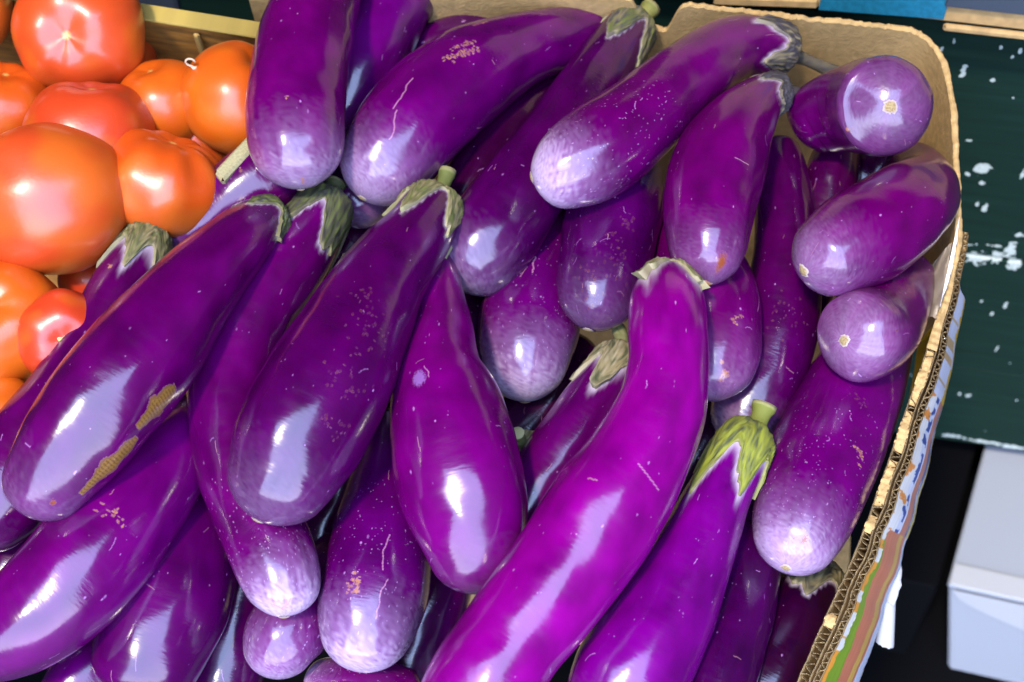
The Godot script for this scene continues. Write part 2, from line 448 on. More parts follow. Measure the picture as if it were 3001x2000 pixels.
func build_box() -> void:
	rim_line(0.001)
	var n := rim.size() - 1
	var tear := 0
	for i in rim.size():
		if rim[i][3] < 12.2:
			tear = i
	card = plain(lin(0.50, 0.315, 0.115), 0.9)
	card.albedo_texture = paper_tex
	card.uv1_triplanar = true
	card.uv1_scale = Vector3(14, 14, 14)
	card.heightmap_enabled = true
	card.heightmap_texture = paper_bump
	card.heightmap_scale = 0.03
	var box := thing("cardboard_box", "open torn cardboard box heaped with purple eggplants", "box", Vector3(0.0067, 0.6287, -0.1281))
	ply("inner_liner", func(_i): return 0.0, 0.0008, card, 0, n, box, 1.0)
	ply("middle_liner", func(i): return thick(i), 0.0007, card, 0, n, box, 1.0)
	var gap := func(i): return thick(i) + lerpf(0.0008, 0.0016, smoothstep(12.2, 12.2 + 0.5, rim[i][3])) + 0.0008 * maxf(0.0, fine.get_noise_2d(i * 0.022, 1.0))
	ply("second_liner", gap, 0.0007, card, tear - 60, n, box, 1.0, 0.001)
	var outer := func(i): return gap.call(i) + 0.0028
	ply("outer_liner", outer, 0.0004, card, tear - 60, n, box, 1.0, 0.0025)
	# the wavy paper between the liners
	for lay in 2:
		var P := PackedVector3Array()
		var uv := PackedVector2Array()
		var rows := 0
		var start := 0 if lay == 0 else tear - 60
		var pitch := 5.6 if lay == 0 else 4.2
		var i := float(start)
		var path := []
		while i < n - 1:
			var k := int(i)
			var r: Array = rim[k]
			var w := thick(k) - 0.0006 if lay == 0 else 0.0022
			var base: float = 0.0006 if lay == 0 else gap.call(k) + 0.0006
			var wave := clampf(0.5 + 0.72 * sin((i + 2.0 * fine.get_noise_2d(i * 0.03, 4.0 + lay)) / pitch * TAU), 0.0, 1.0)
			var dn: Vector3 = (r[1] - r[0]).normalized()
			var a: Vector3 = r[0] + r[2] * (base + w * wave) + dn * (rim_dip(k) + 0.0004 + 0.0012 * maxf(0.0, fine.get_noise_2d(i * 0.2, 2.0)))
			path.append([a, dn])
			i += 0.9
		for q in path.size():
			var fwd: Vector3 = path[mini(q + 1, path.size() - 1)][0] - path[maxi(q - 1, 0)][0]
			var dn: Vector3 = path[q][1]
			var side := fwd.cross(dn).normalized() * 0.00032
			var a: Vector3 = path[q][0]
			for p in [a - side + dn * 0.03, a - side, a + side, a + side + dn * 0.03]:
				P.append(p)
				uv.append(Vector2(q * 0.002, rows * 0.001))
			rows += 1
		part("corrugation", grid(P, rows, 4, uv, PackedColorArray()), card, box, -box.position)
	# crushed cap of pulped paper along the back and the corner
	var cap := PackedVector3Array()
	var cuv := PackedVector2Array()
	var crow := 0
	for i in range(0, tear + 12):
		var r: Array = rim[i]
		var dn: Vector3 = (r[1] - r[0]).normalized()
		var w := thick(i) + 0.0006
		var a: Vector3 = r[0] + dn * rim_dip(i)
		for q in 7:
			var t := q / 6.0
			var lift := 0.0011 * sin(t * PI) + 0.0009 * fine.get_noise_3d(i * 0.09, t * 2.0, 0.0) * sin(t * PI)
			cap.append(a + r[2] * (w * t) - dn * (lift + 0.0001))
			cuv.append(Vector2(i * 0.002, t * 0.004))
		crow += 1
	part("rim_edge", grid(cap, crow, 7, cuv, PackedColorArray(), false), card, box, -box.position)
	# and in patches where the flutes are crushed shut
	var at := tear + 12
	while at < n - 8:
		var run := rng.randi_range(4, 10) if at > tear + 75 else rng.randi_range(18, 40)
		var skip := rng.randi_range(26, 60) if at > tear + 75 else rng.randi_range(2, 5)
		var C := PackedVector3Array()
		var rws := 0
		for i in range(at, mini(at + run, n)):
			var r: Array = rim[i]
			var dn: Vector3 = (r[1] - r[0]).normalized()
			var env := sin(PI * clampf(float(i - at) / run, 0.02, 0.98))
			for q in 6:
				var t2 := q / 5.0
				C.append(r[0] + dn * (rim_dip(i) + 0.0022 * (1.0 - sqrt(env)) - 0.0005 * sin(t2 * PI) * env + 0.0008 * fine.get_noise_2d(i * 0.3, t2 * 3.0)) + r[2] * (thick(i) + 0.0006) * t2)
			rws += 1
		part("crushed_edge", grid(C, rws, 6, PackedVector2Array(), PackedColorArray(), false), card, box, -box.position)
		at += run + skip
	# printed outside paper
	var P2 := PackedVector3Array()
	var uv2 := PackedVector2Array()
	var rows2 := 0
	var p0 := tear - 150
	for i in range(p0, n + 1):
		var r: Array = rim[i]
		var dv: Vector3 = r[1] - r[0]
		var dn: Vector3 = dv.normalized()
		var off: float = (outer.call(i) if i > tear - 60 else thick(i) + 0.0006) + 0.0006
		for q in 13:
			var t := q / 12.0
			var bulge := 0.004 * sin(t * PI)
			var p: Vector3 = r[0] + r[2] * (off + bulge) + dn * (rim_dip(i) + 0.003) + dv * t * 0.98
			if q == 12:
				p += dn * 0.06 - r[2] * 0.02
			P2.append(p)
			uv2.append(Vector2((i - p0) / float(n - p0), minf(t, 0.999)))
		rows2 += 1
	var pm := plain(Color.WHITE, 0.5)
	pm.albedo_texture = print_texture()
	pm.texture_repeat = false
	part("printed_face", grid(P2, rows2, 13, uv2, PackedColorArray(), false), pm, box, -box.position)
	# floor of the box
	part("base", slab(Vector3(-0.1773, 0.6880, -0.3350), Vector3(0.2480, 0.6811, -0.3110) - Vector3(-0.1773, 0.6880, -0.3350), Vector3(-0.2238, 0.5800, 0.0415) - Vector3(-0.1773, 0.6880, -0.3350), -UPN * 0.004), card, box, -box.position)
	# left wall under the heap and the bent flap that shows beside the tomatoes
	part("side_wall", slab(Vector3(-0.1334, 0.8365, -0.1999), Vector3(-0.1928, 0.7514, 0.0244) - Vector3(-0.1334, 0.8365, -0.1999), -UPN * 0.16, Vector3(0.004, 0, 0)), card, box, -box.position)
	var pale := plain(lin(0.36, 0.31, 0.15), 0.9)
	pale.albedo_texture = paper_tex
	pale.uv1_scale = Vector3(60, 60, 1)
	var fa := Vector3(-0.1357, 0.8566, -0.0922)
	var fb := Vector3(-0.1523, 0.8507, -0.0707)
	part("bent_flap", slab(fa, fb - fa, Vector3(-0.1308, 0.8549, -0.0860) - fa, -UPN * 0.05, 0.0015), pale, box, -box.position)
	# the torn inner ply crumpled into the box
	var tp := PackedVector3Array()
	var tu := PackedVector2Array()
	for i in 18:
		for j in 16:
			var u := i / 17.0
			var v := j / 15.0
			var a: Vector3 = (Vector3(0.2275, 0.8201, -0.0483)).lerp(Vector3(0.2154, 0.8067, -0.0085), u)
			var b: Vector3 = (Vector3(0.2195, 0.8147, -0.0440)).lerp(Vector3(0.2089, 0.8062, -0.0218), u)
			var p := a.lerp(b, v)
			p += UPN * (0.006 * sin(v * 5.0 + u * 3.0) * (1.0 - absf(u - 0.5)) + 0.004 * fine.get_noise_2d(u * 3.0, v * 3.0)) - UPN * 0.018 * v * v
			tp.append(p)
			tu.append(Vector2(u * 0.05, v * 0.05))
	part("torn_ply", grid(tp, 18, 16, tu, PackedColorArray()), plain(lin(0.30, 0.235, 0.16), 0.95), box, -box.position)
	# a bare white strip where the print is peeled
	var wp := PackedVector3Array()
	var wu := PackedVector2Array()
	for i in 20:
		var u := i / 19.0
		var a: Vector3 = (Vector3(0.2309, 0.8291, -0.0583)).lerp(Vector3(0.2154, 0.8155, -0.0099), u)
		var b: Vector3 = (Vector3(0.2321, 0.8287, -0.0586)).lerp(Vector3(0.2167, 0.8147, -0.0085), u)
		var wid := sin(clampf(u * 1.1, 0, 1) * PI) * 1.4 + 0.2
		for j in 4:
			wp.append(a + (b - a) * wid * (j / 3.0) * (1.0 + 0.3 * fine.get_noise_2d(u * 9.0, 0.0)) + UPN * 0.001 * sin(j / 3.0 * PI))
			wu.append(Vector2(u, j))
	part("peeled_paper", grid(wp, 20, 4, wu, PackedColorArray()), plain(lin(0.82, 0.8, 0.78), 0.8), box, -box.position)
	# curl of torn white paper hanging outside
	var ca := Vector3(0.2024, 0.6845, 0.0762)
	var cb := Vector3(0.2034, 0.6532, 0.0947)
	var ax := (cb - ca).normalized()
	var sx := ax.cross(TOWARD).normalized()
	var sy := sx.cross(ax).normalized()
	var cp := PackedVector3Array()
	var cu := PackedVector2Array()
	for i in 16:
		var u := i / 15.0
		for j in 25:
			var v := j / 24.0
			var ang := -0.6 + v * 5.3
			var rr := 0.0032 + 0.0014 * v + 0.0012 * u
			var p := ca.lerp(cb, u) + sx * cos(ang) * rr + sy * sin(ang) * rr
			p += ax * 0.0025 * fine.get_noise_2d(v * 5.0, 3.0) * u
			cp.append(p)
			cu.append(Vector2(v, u))
	var paper := plain(lin(0.36, 0.355, 0.35), 0.8)
	part("paper_curl", grid(cp, 16, 25, cu, PackedColorArray()), paper, box, -box.position)
	var fp := PackedVector3Array()
	var fu := PackedVector2Array()
	for i in 12:
		var u := i / 11.0
		var l: Vector3 = (Vector3(0.2042, 0.6940, 0.0612)).lerp(Vector3(0.1980, 0.6828, 0.0824), u)
		var r: Vector3 = (Vector3(0.2077, 0.6944, 0.0598)).lerp(Vector3(0.2031, 0.6833, 0.0878), u) + (Vector3(0.2085, 0.6964, 0.0710) - Vector3(0.2055, 0.6964, 0.0710)) * sin(u * PI) * (1.0 + 0.5 * fine.get_noise_2d(u * 8.0, 1.0))
		for j in 8:
			var v := j / 7.0
			fp.append(l.lerp(r, v) + TOWARD * 0.004 * sin(v * PI * 0.8))
			fu.append(Vector2(u, v))
	part("torn_flap", grid(fp, 12, 8, fu, PackedColorArray()), paper, box, -box.position)


func print_texture() -> Texture2D:
	var im := Image.create(512, 96, false, Image.FORMAT_RGB8)
	var n := FastNoiseLite.new()
	n.seed = 3
	n.frequency = 0.05
	for x in 512:
		var u := x / 511.0
		for y in 96:
			var v := y / 95.0 * 1.55 + 0.02 * n.get_noise_2d(x * 0.6, y * 2.0)
			var jag := n.get_noise_2d(x * 1.6, 5.0)
			var c := Color(0.80, 0.47, 0.33)
			if u < 0.22:
				c = Color(0.9, 0.55, 0.1)
				if v > 0.75 + 0.1 * jag:
					c = Color(0.78, 0.8, 0.9)
			elif u < 0.48:
				c = Color(0.84, 0.85, 0.92) if v < 0.55 + 0.25 * jag else Color(0.86, 0.68, 0.05)
				if v < 0.5 and jag > 0.25:
					c = Color(0.80, 0.66, 0.46)
			elif u < 0.68:
				if v < 0.25 + 0.1 * jag:
					c = Color(0.95, 0.93, 0.9) if n.get_noise_2d(x * 1.2, y * 0.4) > -0.15 else Color(0.95, 0.58, 0.2)
				elif v < 0.40 and n.get_noise_2d(x * 2.1, y * 0.6) > 0.02:
					c = Color(0.12, 0.26, 0.58)
				elif v < 0.46:
					c = Color(0.86, 0.87, 0.93)
				elif v < 0.70 + 0.05 * sin(u * 30.0):
					c = Color(0.76, 0.46, 0.36)
				elif v < 0.86:
					c = Color(0.15, 0.28, 0.55) if n.get_noise_2d(x * 0.4, y * 3.0) > -0.2 else Color(0.8, 0.83, 0.9)
				else:
					c = Color(0.82, 0.72, 0.35)
			else:
				var w := (u - 0.68) / 0.32
				if v < 0.10 + 0.08 * jag:
					c = Color(0.94, 0.92, 0.88) if jag > -0.1 else Color(0.95, 0.62, 0.2)
				elif v < 0.10 + 0.40 * w:
					c = Color(0.50, 0.62, 0.14)
				elif absf(v - 0.62 - 0.1 * sin(w * 2.0)) < 0.09:
					c = Color(0.84, 0.66, 0.30)
				elif w > 0.6 and absf(v - 0.75) < 0.25 * (w - 0.6):
					c = Color(0.40, 0.62, 0.25)
				if v > 0.90:
					c = Color(0.84, 0.86, 0.92)
			var g := 1.0 + 0.08 * n.get_noise_2d(x * 0.3, y * 4.0)
			g *= 0.84
			im.set_pixel(x, y, Color(c.r * g, c.g * g, c.b * g))
	return ImageTexture.create_from_image(im)


# ---------------------------------------------------------------- tomato crate
func build_crate() -> void:
	var crate := thing("tomato_crate", "wooden sided tomato crate with a yellowed top edge at the back", "crate", Vector3(-0.2874, 0.6549, -0.2195))
	var wood := plain(lin(0.40, 0.17, 0.02), 0.75)
	wood.albedo_texture = wood_tex
	wood.uv1_scale = Vector3(6, 30, 1)
	var edge := plain(lin(0.42, 0.29, 0.05), 0.8)
	edge.albedo_texture = wood_tex
	edge.uv1_scale = Vector3(3, 40, 1)
	var a := Vector3(-0.3522, 0.8608, -0.2120)
	var b := Vector3(-0.1291, 0.8495, -0.1727)
	var inward := UPN.cross(b - a).normalized()
	if inward.z < 0:
		inward = -inward
	part("back_side", slab(a - UPN * 0.17, b - a, UPN * 0.17, -inward * 0.007, 0.0015), wood, crate, -crate.position)
	part("top_edge", slab(a + UPN * 0.0004 - inward * 0.0085, b - a, UPN * 0.002, inward * 0.0105, 0.001), edge, crate, -crate.position)
	var batten := plain(lin(0.33, 0.2, 0.05), 0.8)
	var ba := Vector3(-0.1774, 0.8515, -0.1798)
	part("batten", slab(ba - UPN * 0.15, (b - a).normalized() * 0.0035, UPN * 0.147, inward * 0.0025, 0.0008), batten, crate, -crate.position)
	part("base", slab(a - UPN * 0.172, b - a, inward * 0.30, UPN * 0.006), wood, crate, -crate.position)
	part("side", slab(b - UPN * 0.165 - (b - a).normalized() * 0.006, (b - a).normalized() * 0.006, UPN * 0.13, inward * 0.1, 0.001), wood, crate, -crate.position)
	# a dry curled stalk on the tomatoes
	var sp := thing("stalk_curl", "tiny pale curled dry stalk lying on the tomatoes by the crate back", "stalk", Vector3(-0.1689, 0.8694, -0.1321))
	var path := []
	for i in 14:
		var t := i / 13.0
		var an := lerpf(4.9, 0.3, t)
		path.append(Vector3(cos(an) * 0.0026, sin(an) * 0.0026, 0.0008 * t) + (Vector3(0.0, -0.0015, 0) if t == 0 else Vector3.ZERO))
	path.push_front(path[0] + Vector3(0.003, -0.0006, 0))
	path.push_front(path[0] + Vector3(0.0018, 0.0006, 0))
	var rr := []
	for i in path.size():
		rr.append(0.0011 if i < 3 else 0.0006)
	part("curl", tube(path, rr, 7), plain(lin(0.42, 0.31, 0.2), 0.8), sp)


func tube(path: Array, radius: Array, sides: int) -> ArrayMesh:
	var P := PackedVector3Array()
	var n := path.size()
	var up := Vector3(0.3, 0.2, 0.9)
	var rows := 0
	for i in n:
		var d: Vector3 = (path[mini(i + 1, n - 1)] - path[maxi(i - 1, 0)]).normalized()
		up = (up - d * up.dot(d)).normalized()
		var w := d.cross(up)
		var rings := [radius[i]]
		if i == 0:
			rings = [1e-5, radius[i]]
		elif i == n - 1:
			rings = [radius[i], 1e-5]
		for r in rings:
			for j in sides + 1:
				var a := TAU * (j % sides) / sides
				P.append(path[i] + (up * cos(a) + w * sin(a)) * r)
			rows += 1
	return grid(P, rows, sides + 1, PackedVector2Array(), PackedColorArray())


# ---------------------------------------------------------------- tomatoes
func build_tomatoes() -> void:
	var skin := tinted(0.36)
	skin.clearcoat_enabled = true
	skin.clearcoat = 0.3
	skin.clearcoat_roughness = 0.22
	skin.heightmap_enabled = true
	skin.heightmap_texture = skin_bump
	skin.heightmap_scale = 0.004
	skin.uv1_scale = Vector3(4, 2, 1)
	tomato(Vector3(-0.2361, 0.8598, -0.1678), 0.0356, Vector3(0.0200, 0.5762, 0.8055), 0.86, 6, 0.070, 0.35, skin, "top tomato of the heap with its pale yellow stem scar facing out", 0.0065)
	tomato(Vector3(-0.3042, 0.8569, -0.1848), 0.0285, Vector3(-0.5000, 0.7018, -0.0862), 0.85, 6, 0.040, 0.50, skin, "tomato cut off by the left edge beside the top one", 0.0000)
	tomato(Vector3(-0.2768, 0.8348, -0.1351), 0.0266, Vector3(0.2000, 0.8250, -0.2438), 0.85, 6, 0.050, 0.60, skin, "orange tomato at the left edge below the top one", 0.0000)
	tomato(Vector3(-0.2228, 0.8421, -0.1049), 0.0341, Vector3(0.1000, 0.7905, -0.5245), 0.86, 5, 0.050, 0.12, skin, "rosy tomato in the middle of the heap just under the top one", 0.0000)
	tomato(Vector3(-0.1902, 0.8338, -0.1386), 0.0252, Vector3(-0.2000, 0.6846, -0.2265), 0.95, 4, 0.060, 0.85, skin, "orange ridged tomato against the back of the crate under the curled stalk", 0.0000)
	tomato(Vector3(-0.1482, 0.8406, -0.1347), 0.0316, Vector3(0.5000, 0.6846, -0.2265), 0.90, 6, 0.030, 0.80, skin, "orange tomato tucked behind the upright eggplant", 0.0000)
	tomato(Vector3(-0.1825, 0.8344, -0.0773), 0.0331, Vector3(0.3000, 0.7597, -0.4851), 0.82, 7, 0.080, 0.50, skin, "ribbed shouldered tomato nearest the pale cardboard flap", 0.0000)
	tomato(Vector3(-0.2363, 0.8417, -0.0598), 0.0391, Vector3(-0.9700, 0.1354, 0.2327), 1.08, 6, 0.030, 0.25, skin, "largest tomato, at the left, with a grey green stem scar at its edge", 0.0070)
	tomato(Vector3(-0.2580, 0.8095, -0.0035), 0.0329, Vector3(0.1000, 0.8151, 0.2561), 0.90, 6, 0.030, 0.85, skin, "yellow orange tomato at the left edge under the largest one", 0.0000)
	tomato(Vector3(-0.2223, 0.8127, 0.0075), 0.0243, Vector3(0.2500, 0.6476, 0.6329), 0.88, 5, 0.040, 0.00, skin, "red tomato with a starred scar half behind the shouldered eggplant", 0.0060)
	tomato(Vector3(-0.2588, 0.7887, 0.0395), 0.0238, Vector3(0.0000, 0.9038, -0.1822), 0.90, 6, 0.030, 1.00, skin, "yellow tomato sliver at the lower left of the heap", 0.0000)
	tomato(Vector3(-0.2996, 0.8306, -0.1208), 0.0259, Vector3(0.0000, 0.9038, -0.1822), 0.90, 6, 0.030, 0.40, skin, "tomato barely showing at the left edge between two others", 0.0000)
	tomato(Vector3(-0.2790, 0.8057, -0.0489), 0.0228, Vector3(0.0000, 0.9038, -0.1822), 0.90, 6, 0.030, 0.30, skin, "tomato glimpsed in the gap between the largest and the yellow orange one", 0.0000)
	tomato(Vector3(-0.2212, 0.7894, -0.0507), 0.0209, Vector3(0.0000, 0.9038, -0.1822), 0.90, 6, 0.030, 0.00, skin, "deep red tomato in the dark gap below the largest one", 0.0000)
	tomato(Vector3(-0.2291, 0.8198, -0.1857), 0.0250, Vector3(0.0000, 0.9038, -0.1822), 0.90, 6, 0.030, 0.20, skin, "shaded tomato low behind the top one", 0.0000)
	tomato(Vector3(-0.1745, 0.8089, -0.1364), 0.0219, Vector3(0.0000, 0.9038, -0.1822), 0.90, 6, 0.030, 0.30, skin, "shaded tomato low between the ribbed one and the back ones", 0.0000)


func tomato(at: Vector3, r: float, axis: Vector3, squash: float, lobes: int, depth: float, hue: float, mat: Material, label: String, scar: float) -> void:
	var o := thing("tomato", label, "tomato", at, "tomatoes heaped in the crate")
	axis = axis.normalized()
	var x := axis.cross(Vector3(0.31, 0.2, 0.93)).normalized()
	var z := x.cross(axis)
	var sd := rng.randf() * 50.0
	var rows := 49
	var cols := 65
	var P := PackedVector3Array()
	var uv := PackedVector2Array()
	var col := PackedColorArray()
	var ripe := Color(0.46, 0.036, 0.010).lerp(Color(0.50, 0.088, 0.004), hue)
	for i in rows:
		var ph := PI * i / (rows - 1)
		for j in cols:
			var a := TAU * (j % (cols - 1)) / (cols - 1)
			var rib := cos(a * lobes + 1.2 * sin(a + sd)) * depth * 0.6 * pow(maxf(0.0, cos(ph * 0.5)), 2.0) * sin(ph)
			var dimple := 0.16 * exp(-pow(ph / 0.30, 2.0)) + 0.05 * exp(-pow((PI - ph) / 0.3, 2.0))
			var rad := 1.0 + rib + 0.035 * broad.get_noise_3d(cos(a) * sin(ph) * 0.9 + sd, cos(ph) * 0.9, sin(a) * sin(ph) * 0.9)
			var w := sin(ph) * rad
			w = pow(absf(sin(ph)), 0.9) * rad
			var h := cos(ph) * squash * (rad - dimple)
			P.append((x * cos(a) * w + z * sin(a) * w + axis * h) * r)
			uv.append(Vector2(float(j) / (cols - 1), float(i) / (rows - 1)))
			var k := broad.get_noise_3d(cos(a) * sin(ph) * 1.3 + sd, cos(ph) * 1.3 + 9.0, sin(a) * sin(ph) * 1.3)
			var c := ripe.lerp(Color(0.50, 0.12, 0.012), clampf(0.25 + k * 0.5 - 0.5 * cos(ph), 0.0, 0.5))
			if i == 0:
				c = Color(0.6, 0.4, 0.1)
			col.append(c)
	part("flesh", grid(P, rows, cols, uv, col), mat, o)
	if scar > 0.0:
		var sp := PackedVector3Array()
		var sc := PackedColorArray()
		for i in 8:
			for j in 41:
				var a := TAU * (j % 40) / 40.0
				var star := 0.55 + 0.45 * pow(absf(cos(a * 2.5)), 3.0)
				var rr := i / 7.0 * scar * star
				sp.append(axis * (r * squash * 0.80 + 0.0012 * (1.0 - i / 7.0) + rr * 0.09 + 0.0003) + (x * cos(a) + z * sin(a)) * rr)
				sc.append(Color(0.62, 0.5, 0.16).lerp(Color(0.25, 0.24, 0.07), clampf(fine.get_noise_2d(a * 2.0, i * 0.8) + 0.2, 0, 1)))
		part("stem_scar", grid(sp, 8, 41, PackedVector2Array(), sc), tinted(0.8), o)


# ---------------------------------------------------------------- eggplants
func spine(pts: Array) -> Dictionary:
	var n := pts.size()
	var P := []
	var Rr := []
	for k in n - 1:
		var p0: Array = pts[maxi(k - 1, 0)]
		var p1: Array = pts[k]
		var p2: Array = pts[k + 1]
		var p3: Array = pts[mini(k + 2, n - 1)]
		for q in 24:
			var t := q / 24.0
			var v := [0.0, 0.0, 0.0, 0.0]
			for c in 4:
				v[c] = 0.5 * (2.0 * p1[c] + (p2[c] - p0[c]) * t + (2.0 * p0[c] - 5.0 * p1[c] + 4.0 * p2[c] - p3[c]) * t * t + (3.0 * p1[c] - p0[c] - 3.0 * p2[c] + p3[c]) * t * t * t)
			P.append(Vector3(v[0], v[1], v[2]))
			Rr.append(v[3])
	P.append(Vector3(pts[n - 1][0], pts[n - 1][1], pts[n - 1][2]))
	Rr.append(pts[n - 1][3])
	var S := [0.0]
	for i in range(1, P.size()):
		S.append(S[i - 1] + P[i].distance_to(P[i - 1]))
	var N := []
	var T := []
	var ref := TOWARD
	for i in P.size():
		var d: Vector3 = (P[mini(i + 1, P.size() - 1)] - P[maxi(i - 1, 0)]).normalized()
		if i == 0 and absf(ref.dot(d)) > 0.94:
			ref = Vector3.RIGHT
		ref = (ref - d * ref.dot(d)).normalized()
		T.append(d)
		N.append(ref)
	var L: float = S[-1]
	return {"P": P, "R": Rr, "S": S, "N": N, "T": T, "L": L, "c0": Rr[0] * 0.55, "c1": Rr[-1] * 0.85}


func at_s(sp: Dictionary, s: float) -> Array:      # [centre, radius, normal, side, tangent] at a length along the spine
	var S: Array = sp.S
	s = clampf(s, 0.0, sp.L)
	var k := S.bsearch(s)
	k = clampi(k - 1, 0, S.size() - 2)
	var f: float = (s - S[k]) / maxf(S[k + 1] - S[k], 1e-9)
	var r := lerpf(sp.R[k], sp.R[k + 1], f)
	var d0: float = s / sp.c0
	var d1: float = (sp.L - s) / sp.c1
	if d0 < 1.0:
		r *= pow(maxf(0.0, 1.0 - pow(1.0 - d0, 2.2)), 1.0 / 2.2)
	if d1 < 1.0:
		r *= pow(maxf(0.0, 1.0 - pow(1.0 - d1, 2.1)), 1.0 / 2.1)
	var nrm: Vector3 = sp.N[k].lerp(sp.N[k + 1], f).normalized()
	var tan: Vector3 = sp.T[k].lerp(sp.T[k + 1], f).normalized()
	return [sp.P[k].lerp(sp.P[k + 1], f), r, nrm, tan.cross(nrm), tan]


func edge_of(o: Dictionary, a: float) -> float:      # how far the cap reaches along the body at this angle
	var q: float = absf(cos((a - o.phase) * o.lobes * 0.5))
	var rag := 1.0 + 0.5 * fine.get_noise_2d(cos(a) * 1.4 + o.phase * 7.0, sin(a) * 1.4)
	return o.base * (0.8 + 0.4 * rag) * 0.85 + o.reach * pow(q, o.sharp) * (0.78 + 0.3 * sin(a * 1.3 + o.phase * 3.0)) * rag


func eggplant(label: String, pts: Array, o: Dictionary) -> void:
	var sp := spine(pts)
	var c: Vector3 = sp.P[sp.P.size() / 2]
	var lowest := c
	for p in sp.P:
		if p.y < lowest.y:
			lowest = p
	var root := thing("eggplant", label, "eggplant", lowest, "eggplants heaped in the cardboard box")
	var sd := rng.randf() * 90.0
	var rows := 150
	var cols := 73
	var P := PackedVector3Array()
	var uv := PackedVector2Array()
	var col := PackedColorArray()
	P.resize(rows * cols)
	uv.resize(rows * cols)
	col.resize(rows * cols)
	var hue := rng.randf()
	var deepc := Color(0.033, 0.0001, 0.038).lerp(Color(0.048, 0.0001, 0.040), hue)
	var lightc := Color(0.136, 0.0001, 0.150).lerp(Color(0.180, 0.0001, 0.142), hue)
	var shade: float = o.get("dark", rng.randf_range(0.72, 1.1))  # darkens each skin; shade within the heap is partly put into this colour
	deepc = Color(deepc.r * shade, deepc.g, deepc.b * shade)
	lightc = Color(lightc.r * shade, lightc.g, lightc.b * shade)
	var pale := Color(0.34, 0.21, 0.38)
	var chalk := Color(0.60, 0.52, 0.56)
	var L: float = sp.L
	var wide := 0.0
	for r in sp.R:
		wide = maxf(wide, r)
	for i in rows:
		var x := float(i) / (rows - 1)
		var s := L * lerpf(x, 0.5 - 0.5 * cos(PI * x), 0.75)
		var f := at_s(sp, s)
		var ce: Vector3 = f[0] - lowest
		for j in cols:
			var a := TAU * (j % (cols - 1)) / (cols - 1)
			var ca := cos(a)
			var sa := sin(a)
			var dir: Vector3 = f[2] * ca + f[3] * sa
			var lump := broad.get_noise_3d(ca * 0.6 + sd, sa * 0.6, s * 18.0) * 0.03 + broad.get_noise_3d(ca * 1.7 + sd, sa * 1.7 + 40.0, s * 45.0) * 0.011
			P[i * cols + j] = ce + dir * (f[1] * (1.0 + lump))
			uv[i * cols + j] = Vector2(float(j) / (cols - 1), s / L)
			var n1 := fine.get_noise_3d(ca * 1.1 + sd, sa * 1.1, s * 30.0)
			var k := clampf(0.6 + n1 * 0.42, 0.0, 1.0)
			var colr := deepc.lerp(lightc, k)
			# pale chalky blossom end
			if o.pale > 0.0:
				var t := 1.0 - (L - s) / (wide * 1.7)
				if t > 0.0:
					var g := fine.get_noise_3d(ca * 9.0 + sd, sa * 9.0, s * 45.0) * 0.28 + fine.get_noise_3d(ca * 18.0 + sd, sa * 18.0, s * 900.0) * 0.5
					var m := clampf((t * t * 0.9 + g * 0.6 * t) * pow(o.pale, 1.4) * 1.5, 0.0, 0.85)
					colr = colr.lerp(pale, m)
					colr = colr.lerp(chalk, clampf((t - 0.6) * 1.8 + g * 0.7, 0.0, 1.0) * o.pale * o.pale * 0.9)
			if o.has("base"):
				var ed := s - edge_of(o, a)
				var bloom: float = o.bloom * (0.8 + 0.5 * fine.get_noise_2d(a * 2.0, sd))
				if ed < bloom:
					var b := clampf(1.0 - ed / bloom, 0.0, 1.0)
					colr = colr.lerp(Color(0.40, 0.32, 0.38), clampf(b * b * 1.3, 0.0, 1.0) * 0.8)
			col[i * cols + j] = colr
	var m := StandardMaterial3D.new()
	m.vertex_color_use_as_albedo = true
	m.roughness = 0.22
	m.roughness_texture = skin_rough
	m.metallic_specular = 0.58
	m.heightmap_enabled = true
	m.heightmap_texture = skin_bump
	m.heightmap_scale = 0.0034
	m.uv1_scale = Vector3(1.0, 5.0, 1)
	m.detail_enabled = true
	m.detail_uv_layer = BaseMaterial3D.DETAIL_UV_2
	m.detail_albedo = specks(o, L, wide)
	part("skin", grid(P, rows, cols, uv, col), m, root)
	if o.has("base"):
		cap_and_stalk(root, sp, o, lowest)
	if o.get("scar", 0.0) > 0.0:
		tip_scar(root, sp, o, lowest)


func tip_scar(root: Node3D, sp: Dictionary, o: Dictionary, lowest: Vector3) -> void:
	var sr: float = o.scar
	var P := PackedVector3Array()
	var col := PackedColorArray()
	var sd := rng.randf() * 30.0
	for i in 7:
		for j in 25:
			var a := TAU * (j % 24) / 24.0
			var rr := sr * i / 6.0 * (1.0 + 0.35 * fine.get_noise_2d(cos(a) * 1.5 + sd, sin(a) * 1.5))
			# follow the tip's own surface outward from the pole
			var lo := 0.0
			var hi: float = sp.c1
			for q in 14:
				var md := (lo + hi) * 0.5
				if at_s(sp, sp.L - md)[1] < rr:
					lo = md
				else:
					hi = md
			var f := at_s(sp, sp.L - lo)
			var dir: Vector3 = f[2] * cos(a) + f[3] * sin(a)
			P.append(f[0] + dir * rr + f[4] * (0.0007 * (1.0 - pow(i / 6.0, 2.0)) + 0.00012) - lowest)
			var k := clampf(fine.get_noise_2d(cos(a) * i * 0.8 + sd, sin(a) * i * 0.8) + 0.45, 0, 1)
			var c: Color = Color(0.30, 0.225, 0.10).lerp(Color(0.12, 0.06, 0.015), k * 0.7)
			if i > 4:
				c = c.lerp(Color(0.5, 0.4, 0.5), 0.35)
			if o.get("rot", false):
				c = c.lerp(Color(0.33, 0.1, 0.01), 0.6)
			col.append(c)
	part("blossom_scar", grid(P, 7, 25, PackedVector2Array(), col, false), tinted(0.85), root)


